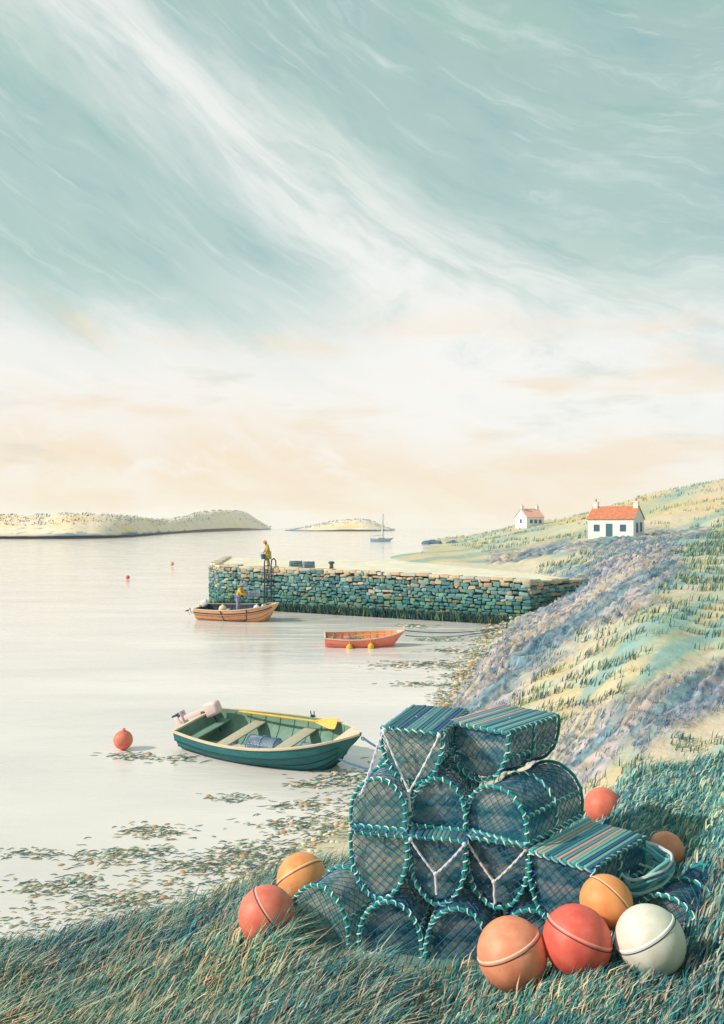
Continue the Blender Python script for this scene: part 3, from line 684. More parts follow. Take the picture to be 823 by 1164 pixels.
def outboard(b, parent, tiltdeg, y=0., s=1.0, mc=None):
    p = b.pt(0, 1, 1)
    # swivel bracket is the part's own mesh, the rest are its sub-parts
    mb = MB(); mb.box((-.04*s, 0, -.08*s), (.09*s, .2*s, .26*s), bev=.01)
    o = mb.build('outboard_motor', M_iron, parent, loc=(p.x, y, p.z))
    Mx = Matrix.Rotation(R(tiltdeg), 3, 'Y')
    mb = MB(); c = Mx @ Vector((-.05, 0, .24))*s
    mb.box(c, (.34*s, .25*s, .36*s), Mx, taper=.8, bev=.07*s); mb.build('cowling', mc or M_white, o, ang=60)
    mb = MB(); mb.box(Mx @ Vector((-.06, 0, -.38))*s, (.11*s, .08*s, .95*s), Mx, bev=.025*s); mb.box(Mx @ Vector((-.08, 0, -.70))*s, (.3*s, .16*s, .02*s), Mx, bev=.006)
    mb.box(Mx @ Vector((-.06, 0, -.92))*s, (.2*s, .025*s, .18*s), Mx, taper=1.2, bev=.008); mb.build('drive_leg', mc or M_white, o, ang=50)
    mb = MB(); hub = Mx @ Vector((-.16, 0, -.84))*s
    mb.ball(hub, .045*s, 10, 8)
    for k in range(3):
        Mk = Mx @ Matrix.Rotation(2*math.pi*k/3, 3, 'X'); mb.box(hub+Mk @ Vector((-.02, 0, .09))*s, (.03*s, .09*s, .13*s), Mk @ Matrix.Rotation(R(30), 3, 'Z'), taper=.7, bev=.01*s)
    mb.build('propeller', M_brope, o)
    mb = MB(); mb.tube([Mx @ Vector((.1, 0, .18))*s, Mx @ Vector((.3, 0, .2))*s, Mx @ Vector((.48, 0, .2))*s], [.018*s, .016*s, .024*s], 7); mb.build('tiller', M_dark, o)
    return o

def plank_shade_lines(b, parent, m, strakes, r=.011):  # dark tubes draw in the shade under each plank's lower lip
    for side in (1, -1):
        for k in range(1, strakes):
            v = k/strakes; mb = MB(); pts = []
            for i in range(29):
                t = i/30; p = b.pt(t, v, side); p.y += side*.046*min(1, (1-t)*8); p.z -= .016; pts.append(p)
            mb.tube(pts, r, 5); mb.build('plank_shade_line', m, parent)
# green rowing boat
GB = Boat(4.75, 2.06, .61, .22, .05, tw=.76)
gyaw = math.atan2(-2.45, 4.04)
gb = thing('rowing_boat', 'dark green clinker rowing boat with cream thwarts moored nearest the creels', 'boat', (-1.98, 19.3, -.01), (R(10), R(-1.0), gyaw))
boat_shell(GB, gb, M_teal, M_sage, M_cream, 6)
plank_shade_lines(GB, gb, mat('dark_plank_shade', srgb(20, 58, 78), .7, .2, 5, .1), 6)
thwart(GB, gb, .27, .80, M_thwart, .34); thwart(GB, gb, .60, .80, M_thwart, .34); thwart(GB, gb, .07, .80, M_sage, .3)
outboard(GB, gb, 70, .42, 1.15, mat('pale_pink_cowling', srgb(232, 204, 200), .45, .1, 5, .05))
mb = MB(); rp_ = GB.pt(.6, 1, 1); mb.box(rp_+Vector((0, -.02, .035)), (.12, .05, .04), bev=.008)
mb.tube([rp_+Vector((-.05, -.02, .16)), rp_+Vector((-.045, -.02, .08)), rp_+Vector((0, -.02, .05)), rp_+Vector((.045, -.02, .08)), rp_+Vector((.05, -.02, .16))], .012, 6); mb.build('rowlock', M_dark, gb)
mb = MB()
for k in range(4): mb.box((-1.25+k*0.02, -.27+k*.18, -.045), (2.9, .15, .02), bev=.004)
mb.build('floorboard', M_sage, gb)
mb = MB(); bw = GB.pt(1, 1, 1); mb.tube([bw+Vector((.045, 0, -.1))+Vector((.04*math.sin(a), 0, .04*math.cos(a))) for a in np.linspace(0, 2*math.pi, 11)[:-1]], .01, 5, closed=True); mb.build('bow_ring', M_iron, gb)
GBM = Matrix.Translation(gb.location) @ Euler(gb.rotation_euler).to_matrix().to_4x4()
def oar(label, a, b_, bladew=.17, group=None, roll=0):
    a, b_ = Vector(a), Vector(b_); ln = (b_-a).length
    o = thing('oar', label, 'oar', a, ((b_-a).to_track_quat('X', 'Z') @ Euler((R(roll), 0, 0)).to_quaternion()).to_euler(), group)
    mb = MB(); mb.tube([(0, 0, 0), (.12, 0, 0), (.13, 0, 0), (ln*.5, 0, 0), (ln-.55, 0, 0)], [.019, .021, .026, .028, .024], 8); mb.build('shaft', M_yellow, o)
    mb = MB(); rows = []
    for zz in (.012, -.012):
        rows.append(zz)
    xs = [ln-.62, ln-.5, ln-.38, ln-.15, ln-.02, ln]; ws = [.026, .055, .09, bladew/2*1.05, bladew/2, bladew/2*.75]
    top = [Vector((x, w_, .010)) for x, w_ in zip(xs, ws)]+[Vector((x, -w_, .010)) for x, w_ in reversed(list(zip(xs, ws)))]
    nn = len(top); mb.add(top+[p-Vector((0, 0, .02)) for p in top], [tuple(range(nn-1, -1, -1)), tuple(range(nn, 2*nn))]+[(i, (i+1) % nn, nn+(i+1) % nn, nn+i) for i in range(nn)])
    mb.build('blade', M_yellow, o, smooth=False)
    return o
oar('yellow oar lying along the far side of the green rowing boat', GBM @ (GB.pt(.16, 1, 1)+Vector((0, -.16, .03))), GBM @ (GB.pt(.80, 1, 1)+Vector((0, -.16, .03))), .26, None, 55)
for lx, ly, yw, lab in ((-.25, -.05, 78, 'pale netted creel lying between the two thwarts of the green rowing boat'), (1.25, -.08, 74, 'pale netted creel lying forward of the front thwart in the green rowing boat')):
    p = GBM @ Vector((lx-.42, ly-.02, .13))
    creel('lobster_creel', lab, .42, .36, .78, p, math.degrees(-gyaw)+yw+12, det=.75, net=M_wnet, lining=M_lining_p, hoopm=mat('pale_blue_hoop', srgb(110, 150, 190), .7, .2, 20, .2), group='creels lying in the green rowing boat', cell=.055, slatcol=[srgb(120, 130, 130), srgb(150, 150, 140)])
# small coral boat
CB = Boat(3.6, 1.5, .46, .20, .06, tw=.74)
cb = thing('dinghy', 'small coral red dinghy with two yellow fenders moored in front of the quay', 'boat', (.13, 37.3, 0), (R(7), R(-1), R(3)))
boat_shell(CB, cb, M_coral, M_coral_in, M_cream, 5)
thwart(CB, cb, .28, .8, M_coral_in, .25); thwart(CB, cb, .62, .8, M_coral_in, .25); thwart(CB, cb, .07, .8, M_cream, .22)
for t in (.30, .56):
    mb = MB(); p = CB.pt(t, 1, -1); c = p+Vector((0, -.10, -.30)); mb.ball(c, .14, 18, 12, (1, 1, 1.1)); mb.tube([c+Vector((0, 0, .14)), p+Vector((0, .0, .03))], .012, 5); mb.build('fender', M_yellow, cb)
CBM = Matrix.Translation(cb.location) @ Euler(cb.rotation_euler).to_matrix().to_4x4()
ga = 'loose gear lying in the coral dinghy'
for k, (xa, lab) in enumerate(((-.95, 'dark netted creel lying in the stern of the coral dinghy'),)):
    creel('lobster_creel', lab, .4, .34, .8, CBM @ Vector((xa, .1, .02)), 90, det=.75, group=ga, cell=.08)
oar('yellow oar lying inside the coral dinghy', CBM @ Vector((-.5, .25, .40)), CBM @ Vector((1.3, .1, .52)), .16, ga)
# tan fishing boat
FB = Boat(5.0, 2.1, .72, .30, .04, tw=.82, draft=.25)
fb = thing('fishing_boat', 'tan planked fishing boat with a fisherman aboard, below the quay ladder', 'boat', (-6.95, 47.6, 0), (R(5), R(-1), R(-20)))
boat_shell(FB, fb, M_tan, M_dark, M_cream, 5)
plank_shade_lines(FB, fb, mat('brown_plank_shade', srgb(120, 78, 70), .7, .2, 5, .1), 5, .012)
thwart(FB, fb, .26, .8, M_cream, .3); thwart(FB, fb, .66, .8, M_cream, .3)
outboard(FB, fb, 62, .1, 1.15)
mb = MB()   # dark rubbing strake below the gunwale
for side in (1, -1): mb.tube([FB.pt(i/20, .86, side)+Vector((0, side*.02, 0)) for i in range(20)], .035, 6)
mb.build('rubbing_strake', M_dark, fb)
mb = MB(); rows = [[FB.pt(t, v, -1)+Vector((0, -.03, 0)) for t in np.linspace(.40, .66, 8)] for v in (.80, .7, .55)]; mb.grid(rows); mb.build('chafe_board', mat('pink_board', srgb(226, 150, 120), .6, .15, 6, .1), fb)
mb = MB(); mb.tube([FB.pt(.375, .98, -1)+Vector((0, -.06, 0)), FB.pt(.395, .55, -1)+Vector((0, -.06, 0)), FB.pt(.42, .5, -1)+Vector((0, -.06, 0)), FB.pt(.64, .5, -1)+Vector((0, -.06, 0)), FB.pt(.665, .55, -1)+Vector((0, -.06, 0)), FB.pt(.69, .98, -1)+Vector((0, -.06, 0))], .03, 6); mb.build('hauling_frame', M_dark, fb)
mb = MB(); mb.tube([FB.pt(.86, 1, -1)+Vector((0, .1, 0)), FB.pt(.86, 1, -1)+Vector((0, .1, .3))], .03, 6); mb.build('bow_post', M_dark, fb)
FBM = Matrix.Translation(fb.location) @ Euler(fb.rotation_euler).to_matrix().to_4x4()
gf = 'gear lying in the tan fishing boat'
def fball(x, y, z, r, col, lab):
    m = mat('float_vinyl', col, .45, .1, 4, .05); t = thing('net_float', lab, 'float', FBM @ Vector((x, y, z)), group=gf)
    mb = MB(); mb.ball((0, 0, 0), r, 18, 12); mb.build('ball', m, t); mb = MB(); mb.tube([(0, 0, r*.9), (0, 0, r*1.25)], r*.2, 8); mb.build('eye', m, t)
fball(-1.05, -.05, .62, .23, srgb(250, 214, 160), 'cream float in the stern of the tan fishing boat')
fball(1.05, .1, .70, .18, srgb(236, 232, 236), 'white float behind the bow of the tan fishing boat, nearer the fisherman')
fball(1.55, .05, .78, .17, srgb(240, 226, 220), 'pinkish white float right at the bow of the tan fishing boat')
creel('lobster_creel', 'blue netted creel amidships in the tan fishing boat', .45, .4, .8, FBM @ Vector((.25, .1, .22)), 100, det=.75, net=M_brope, group=gf, cell=.09)
# sailing boat far out
sbp = PZ(434, 615.5, 0)
sb = thing('sailing_boat', 'small blue and white sailing boat with bare mast at anchor beyond the quay', 'boat', sbp, (0, 0, R(4)))
SB = Boat(8.6, 2.6, .95, .35, .15, tw=.6, draft=.3)
boat_shell(SB, sb, mat('blue_yacht_paint', srgb(150, 182, 208), .4, .1, 1, .02), M_white, mat('dark_blue_rail', srgb(42, 72, 116), .5, .1, 2, 0), 4)
mb = MB(); mb.box((-.3, 0, 1.15), (3.4, 1.5, .75), taper=.8, bev=.12); mb.build('cabin', M_white, sb)
mb = MB()
for sx in (-1, -.2, .6):
    for sd in (-1, 1): mb.box((sx, sd*.70, 1.2), (.5, .06, .24), bev=.02)
mb.build('cabin_window', M_dark, sb)
mb = MB(); mb.tube([(.5, 0, 1), (.5, 0, 10.2)], [.09, .06], 8); mb.build('mast', M_dark, sb)
mb = MB(); mb.tube([(.45, 0, 2.1), (-3.4, 0, 2.0)], .07, 8); mb.tube([(.3, 0, 2.28), (-1.5, 0, 2.3), (-3.2, 0, 2.16)], [.16, .2, .1], 8); mb.build('boom', M_white, sb)
mb = MB(); mb.add([(.42, 0, 9.9), (.42, 0, 2.4), (-.25, .03, 2.4), (.42, .03, 9.9), (.42, .03, 2.4)], [(0, 1, 2), (3, 2, 4)]); mb.build('furled_sail', mat('pale_sailcloth', srgb(206, 210, 214), .8, .08, 2, .1), sb)
mb = MB()
for e in ((4.2, 0, 1.35), (-4.2, 0, 1.15), (.4, 1.25, 1), (.4, -1.25, 1)): mb.tube([(.5, 0, 10), e], .022, 4)
mb.build('rigging', M_dark, sb)

# ------------------------------------------------------------------ quay
QA = Vector((-9.3, 55.1)); QG = Vector((9.0, 44.98)); QB = Vector((-10.35, 57.6)); QC = Vector((-11.4, 70)); QD = Vector((3.0, 68.5)); QE = Vector((11.2, 54)); QF = Vector((12.8, 48.))
def qtop(x): return np.interp(x, [-12, 4, 15], [2.74, 2.5, 2.15])
qy = thing('stone_quay', 'long dry-stone quay with weedy teal wall and pale top crossing the bay', 'quay', (0, 0, 0))
poly = [QA, QB, QC, QD, QE, QF, QG]
mb = MB(); n = len(poly); inset = [p.lerp(Vector((1, 57)), .012) for p in poly]
vs = [(p.x, p.y, -1.5) for p in inset]+[(p.x, p.y, qtop(p.x)-.06) for p in inset]
mb.add(vs, [(i, n+i, n+(i+1) % n, (i+1) % n) for i in range(n)])
mb.build('wall_core', mat('dark_mortar', srgb(58, 96, 112), .95, .25, 2, .3), qy, smooth=False)
# top surface, subdivided and slightly uneven
mb = MB(); rows = []
for i in range(61):
    s = i/60; a = QA.lerp(QG, s); a = Vector((a.x, a.y))
    back = [QC, QD, QE, QF]; k = s*3; j = min(2, int(k)); b2 = back[j].lerp(back[j+1], k-j)
    if s == 0: b2 = QC
    row = []
    for q in range(17):
        p = a.lerp(b2, q/16); row.append((p.x, p.y, float(qtop(p.x))+.05*float(fbm(np.array(p.x*.8), np.array(p.y*.8)))-.02))
    rows.append(row)
mb.grid(rows, flip=True); mb.poly([(QA.x, QA.y, qtop(QA.x)), (QC.x, QC.y, qtop(QC.x)), (QB.x, QB.y, qtop(QB.x))])
mb.build('quay_top', mat('pale_quay_gravel', srgb(240, 226, 200), .95, .16, .9, .4, bscale=6, col2=srgb(250, 240, 220)), qy)
mb = MB(); cap = MB(); rs = random.Random(5)
def stone_run(A, B, zb, course_jit=.0):
    d = Vector((B.x-A.x, B.y-A.y, 0)); ln = d.length; d.normalize(); nrm = Vector((d.y, -d.x, 0)); Mr = Matrix((d, -nrm, Vector((0, 0, 1)))).transposed()
    z = zb; c = 0
    while z < 2.75:
        hh = rs.uniform(.15, .25); x = -rs.uniform(0, .4)
        while x < ln:
            wv = rs.uniform(.18, .58); xm = min(max(x+wv/2, .12), ln-.1); p = A.x+d.x*xm, A.y+d.y*xm
            top = float(qtop(p[0])); zj = z+rs.uniform(-.05, .05)
            if zj+hh*.5 < top-.02:
                f = (zj+hh/2)/top
                r_ = rs.random()
                if f > .86: cc = srgb(206, 186, 156) if r_ < .45 else (srgb(170, 184, 168) if r_ < .8 else srgb(112, 152, 156))
                elif f > .5: cc = srgb(92, 140, 146) if r_ < .5 else (srgb(118, 160, 150) if r_ < .74 else (srgb(196, 176, 150) if r_ < .88 else srgb(150, 184, 180)))
                else: cc = srgb(72, 128, 134) if r_ < .55 else (srgb(100, 150, 134) if r_ < .85 else srgb(132, 146, 116))
                k = rs.uniform(.8, 1.2); mb.col = tuple(min(1, q*k) for q in cc)
                mb.box((p[0]+nrm.x*rs.uniform(-.02, .05), p[1]+nrm.y*rs.uniform(-.02, .05), zj+hh/2), (wv*.93, .34, hh*rs.uniform(.75, 1.05)), Mr @ Matrix.Rotation(R(rs.uniform(-7, 7)), 3, 'Y'), bev=.06, jit=.045)
            x += wv
        z += hh
    # coping
    x = 0
    while x < ln:
        wv = rs.uniform(.5, 1.1); xm = min(x+wv/2, ln); p = A.x+d.x*xm, A.y+d.y*xm; top = float(qtop(p[0]))
        k = rs.uniform(.88, 1.06); cap.col = tuple(min(1, q*k) for q in rs.choice([srgb(236, 218, 188), srgb(226, 206, 178), srgb(214, 206, 190), srgb(230, 196, 160)]))
        cap.box((p[0]-nrm.x*.16, p[1]-nrm.y*.16, top+.02+rs.uniform(-.03, .05)), (wv*.95, .6, .17), Mr, bev=.035, jit=.025); x += wv
stone_run(QA, QG, -.2); stone_run(QB, QA, -.2); stone_run(QC, QB, -.2); stone_run(QG, QF, .2)
stone_m = mat('weedy_stone', (.95, .95, .95), .85, .28, 5, .5, attr=True, bscale=22)
mb.build('stone_facing', stone_m, qy, col=True, ang=50); cap.build('coping', stone_m, qy, col=True, ang=50)
def on_wall(px, off=0.):
    k = (px-CX)/F; d = QG-QA; t = (k*QA.y-QA.x)/(d.x-k*d.y); p = QA+d*t; nn = Vector((d.y, -d.x)).normalized(); return p+nn*off, nn
# ladder
lp, ln_ = on_wall(307.5, .30); lyaw = math.atan2(QG.y-QA.y, QG.x-QA.x)
ld = thing('quay_ladder', 'dark iron ladder fixed to the quay wall beside the standing man', 'ladder', (lp.x, lp.y, 0), (0, 0, lyaw))
for sx in (-.26, .26):
    mb = MB(); mb.tube([(sx, 0, .25), (sx, 0, 2.95), (sx, .05, 3.2), (sx, .3, 3.3), (sx, .5, 3.15), (sx, .52, 2.75)], .042, 7); mb.build('side_rail', M_dark, ld)
mb = MB()
for k in range(10):
    mb2 = MB(); mb2.tube([(-.26, 0, .4+k*.27), (.26, 0, .4+k*.27)], .028, 6); mb2.build('rung', M_dark, ld)
# bollard and mooring ring
bp_, _ = on_wall(372, -.5); bz = float(qtop(bp_.x))+.06
bo = thing('mooring_bollard', 'small dark bollard on the quay edge holding the fishing boat rope', 'bollard', (bp_.x, bp_.y, bz))
mb = MB(); mb.lathe([(.001, 0), (.2, 0), (.2, .05), (.13, .08), (.11, .35), (.2, .42), (.2, .48), (.12, .53), (.001, .54)], 20); mb.build('post', M_iron, bo)
# creels on the quay
for px, lab, wv in ((326.5, 'left of the two dark creels standing on the quay top', .78), (341.5, 'right of the two dark creels standing on the quay top', .66)):
    p, nn = on_wall(px, -1.0)
    creel('lobster_creel', lab, .5, .46, wv, (p.x-wv/2, p.y, float(qtop(p.x))+.06), 75, det=.9, group='creels standing on the quay', cell=.085, hoopm=M_brope, net=M_net, lining=M_lining_d, hs=.1)
# ropes
def rope(name, pts, r, m, label, n=6, col=False):
    mb = MB(); mb.tube(pts, r, n); tag(mb.build(name, m, col=col), label, 'rope')
fbow = FBM @ (FB.pt(1, 1, 1)+Vector((0, 0, .02)))
rope('mooring_rope', catenary(fbow, (bp_.x, bp_.y, bz+.25), .55, 24), .028, M_dark, 'dark rope sagging from the tan boat bow up to the quay bollard')
cbow = CBM @ (CB.pt(1, 1, 1)+Vector((0.02, 0, -.02)))
for (px, py, Y), lab, sg in (((592, 694, 43.5), 'upper rope from the coral dinghy to the rocks by the quay', .25), ((576, 706, 40.5), 'lower rope from the coral dinghy to the shore', .22)):
    p = P(px, py, Y); p.z = hz(p.x, p.y)+.03
    rope('mooring_rope', catenary(cbow-Vector((0, 0, .0 if sg > .23 else .22)), p, sg, 26), .022, M_brope, lab)
    mb = MB(); mb.tube([p+Vector((0, 0, -.25)), p+Vector((0, 0, .12))], .04, 7); mb.ball(p+Vector((0, 0, .14)), .06, 8, 6)
    tag(mb.build('mooring_pin', M_iron), 'iron pin on the shore where the %s ends' % ('upper dinghy rope' if sg > .23 else 'lower dinghy rope'), 'mooring pin')
gbow = GBM @ (GB.pt(1, 1, 1)+Vector((.05, 0, -.08)))
sx_, sy_ = 1.15, 14.6; sp_ = Vector((sx_, sy_, hz(sx_, sy_)))
st_ = thing('mooring_post', 'short mooring post on the shore behind the creel stack', 'post', sp_)
mb = MB(); mb.lathe([(.001, -.3), (.08, -.3), (.075, .6), (.06, .66), (.001, .68)], 12); mb.build('stake', M_thwart, st_)
mb = MB(); mb.tube([(.09*math.cos(a), .09*math.sin(a), .45+.012*a) for a in np.linspace(0, 14, 50)], .016, 5); mb.build('rope_turns', M_brope, st_)
top_ = sp_+Vector((0, 0, .5))
rope('mooring_rope', catenary(gbow, top_, .12, 20), .024, M_brope, 'upper mooring rope from the green boat bow to the shore')
rope('mooring_rope', catenary(GBM @ (GB.pt(.93, .45, -1)+Vector((0, -.03, 0))), sp_+Vector((-.05, -.05, .3)), .12, 20), .024, M_brope, 'lower mooring rope leaving the green boat hull near the water')
# white rope trailing from the top creel corner
a = PZ(437, 830, zr3t); a.y -= .05
mb = MB(); mb.col = (.92, .9, 1)
path = smoothpath([a, a+Vector((-.05, -.04, -.08)), a+Vector((-.10, -.05, -.24)), a+Vector((-.16, -.06, -.42)), a+Vector((-.20, -.07, -.52)), a+Vector((-.22, -.06, -.55))])
for k in range(2): mb.tube([p+Vector((.008*math.cos(i*.9+k*3.14), .008*math.sin(i*.9+k*3.14), 0)) for i, p in enumerate(path)], .008, 5)
tag(mb.build('rope_end', M_rope, col=True), 'loose lilac white rope end hanging off the left corner of the top creel', 'rope')
# coil of teal rope at the right
cpos = Vector((2.42, 7.12, 2.34))
mb = MB(); rr = random.Random(3)
for k in range(9):
    rad = .17+.03*(k % 3)+rr.uniform(-.02, .02); ph = rr.uniform(0, 6); pts = []
    for i in range(25):
        an = 2*math.pi*i/24; pts.append((rad*1.25*math.cos(an)+rr.uniform(-.004, .004), rad*.8*math.sin(an), .03+.018*k+.05*math.sin(an*2+ph)*.6-.1*abs(math.cos(an))**3))
    mb.col = rr.choice([(.28, .72, .70), (.45, .85, .80), (.16, .50, .60), (.75, .85, .85)]); mb.tube(pts, .014, 6)
tag(mb.build('rope_coil', M_rope, col=True, loc=cpos, rot=(R(8), R(-12), R(40))), 'coil of teal and white rope thrown over the far right creel', 'rope coil')

# ------------------------------------------------------------------ cottages
def cottage(loc, yaw, L, D, hw, hr, label, roofm, wallm, front_open, gable_open, chim=(.9, .7)):
    t = thing('cottage', label, 'cottage', loc, (0, 0, yaw), 'white cottages on the hillside')
    mb = MB(); x, y = L/2, D/2
    v = [(-x, -y, -1.5), (x, -y, -1.5), (x, y, -1.5), (-x, y, -1.5), (-x, -y, hw), (x, -y, hw), (x, y, hw), (-x, y, hw), (-x, 0, hw+hr), (x, 0, hw+hr)]
    mb.add(v, [(0, 1, 5, 4), (2, 3, 7, 6), (1, 2, 6, 9, 5), (3, 0, 4, 8, 7)]); mb.build('wall', wallm, t, smooth=False)
    ro = MB(); ov = .18; th = .14; sl = math.hypot(y, hr)
    for sd in (-1, 1):
        rows = []; n = int(L/.22)
        dirv = Vector((0, sd*y, -hr)).normalized(); nv = Vector((0, sd*hr, y)).normalized()
        for s in (0, 1.06):
            row = []
            for i in range(n*4+1):
                xx = -x-ov+(L+2*ov)*i/(n*4); b = .05*abs(math.sin(math.pi*i/4))
                p = Vector((xx, 0, hw+hr))+dirv*(sl*s)+nv*(.06+b); row.append(p)
            rows.append(row)
        und = [[p-nv*(.12) for p in rows[1]], [p-nv*.12 for p in rows[0]]]
        ro.grid(rows+und[:1], flip=(sd > 0))
    roof = ro.build('roof', roofm, t, ang=60)
    rd = MB(); rd.tube([(-x-ov, 0, hw+hr+.1), (x+ov, 0, hw+hr+.1)], .12, 8); rd.build('ridge', roofm, roof)
    for sx in (-1, 1):
        c = MB(); c.box((sx*(x-.45), 0, hw+hr+.25), (.8, .75, 1.3)); c.box((sx*(x-.45), 0, hw+hr+.95), (.95, .9, .14)); ch = c.build('chimney', wallm, roof, smooth=False)
        c = MB(); c.lathe([(.001, 0), (.16, 0), (.13, .45), (.16, .5), (.1, .5), (.1, .3)], 12, c=(sx*(x-.45), 0, hw+hr+1.02)); c.build('chimney_pot', roofm, roof)
    def opening(face, u, w, z0, h, kind):
        M = Matrix.Identity(3) if face == 'f' else Matrix.Rotation(math.pi/2*(1 if face == 'r' else -1), 3, 'Z')
        off = -y if face == 'f' else -x
        fr = MB(); c = Vector((u, off, z0+h/2))
        for (dx, dz, sx, sz) in ((0, h/2+.05, w+.2, .1), (0, -h/2-.05, w+.24, .1), (-w/2-.05, 0, .1, h), (w/2+.05, 0, .1, h)):
            fr.box(M @ (c+Vector((dx, -.02, dz))), (sx, .12, sz), M)
        if kind == 'window':
            fr.box(M @ (c+Vector((0, -.01, 0))), (.05, .06, h), M); fr.box(M @ (c+Vector((0, -.012, 0))), (w, .055, .05), M)
        o = fr.build(kind, M_trim, t, smooth=False)
        p = MB(); p.box(M @ (c+Vector((0, -.005, 0))), (w-.004, .03, h-.004), M); p.build('pane' if kind == 'window' else 'panel', M_glass if kind == 'window' else M_door, o, smooth=False)
    for a in front_open: opening('f', *a)
    for face, *a in gable_open: opening(face, *a)
    return t
M_glass = mat('dark_window_glass', srgb(58, 88, 112), .12, .2, 2, 0, spec=.6)
M_door = mat('teal_door_paint', srgb(60, 112, 116), .55, .1, 3, .05)
M_trim = mat('blue_trim_paint', srgb(86, 120, 158), .6, .1, 3, .05)
M_lime = mat('limewash', (.80, .79, .76), .9, .06, 1.2, .3)
M_roof = mat('terracotta_tiles', srgb(212, 134, 100), .85, .28, 2.2, .3)
M_roof2 = mat('faded_pink_tiles', srgb(236, 178, 160), .85, .2, 2, .3)
Yc = 146.; c1 = P(698, 611, Yc); c1.z = hz(c1.x, c1.y)-.1
def cot_at(px, Y): p = P(px, 610, Y); p.z = hz(p.x, p.y); return p
c1 = cot_at(700, 146); c2 = cot_at(602, 252)
cottage((c1.x, c1.y, c1.z), R(-36), 8.0, 5.6, 3.0, 2.0, 'nearer white cottage with a terracotta roof and two chimneys', M_roof, M_lime,
        [(-2.4, .8, .95, .95, 'window'), (-.2, .9, .05, 2.0, 'door'), (2.2, .8, .95, .95, 'window')], [('r', -1.0, .75, .7, 1.5, 'window'), ('r', 1.1, .75, .9, 1.4, 'window')])
cottage((c2.x, c2.y, c2.z), R(28), 6.6, 5.4, 2.7, 2.3, 'farther white cottage with a faded pink roof on the skyline', M_roof2, M_lime,
        [(-1.6, .8, .9, .9, 'window'), (.1, .8, .9, .9, 'window'), (1.8, .8, .9, .9, 'window')], [('l', 0, .6, 1.0, .9, 'window')])

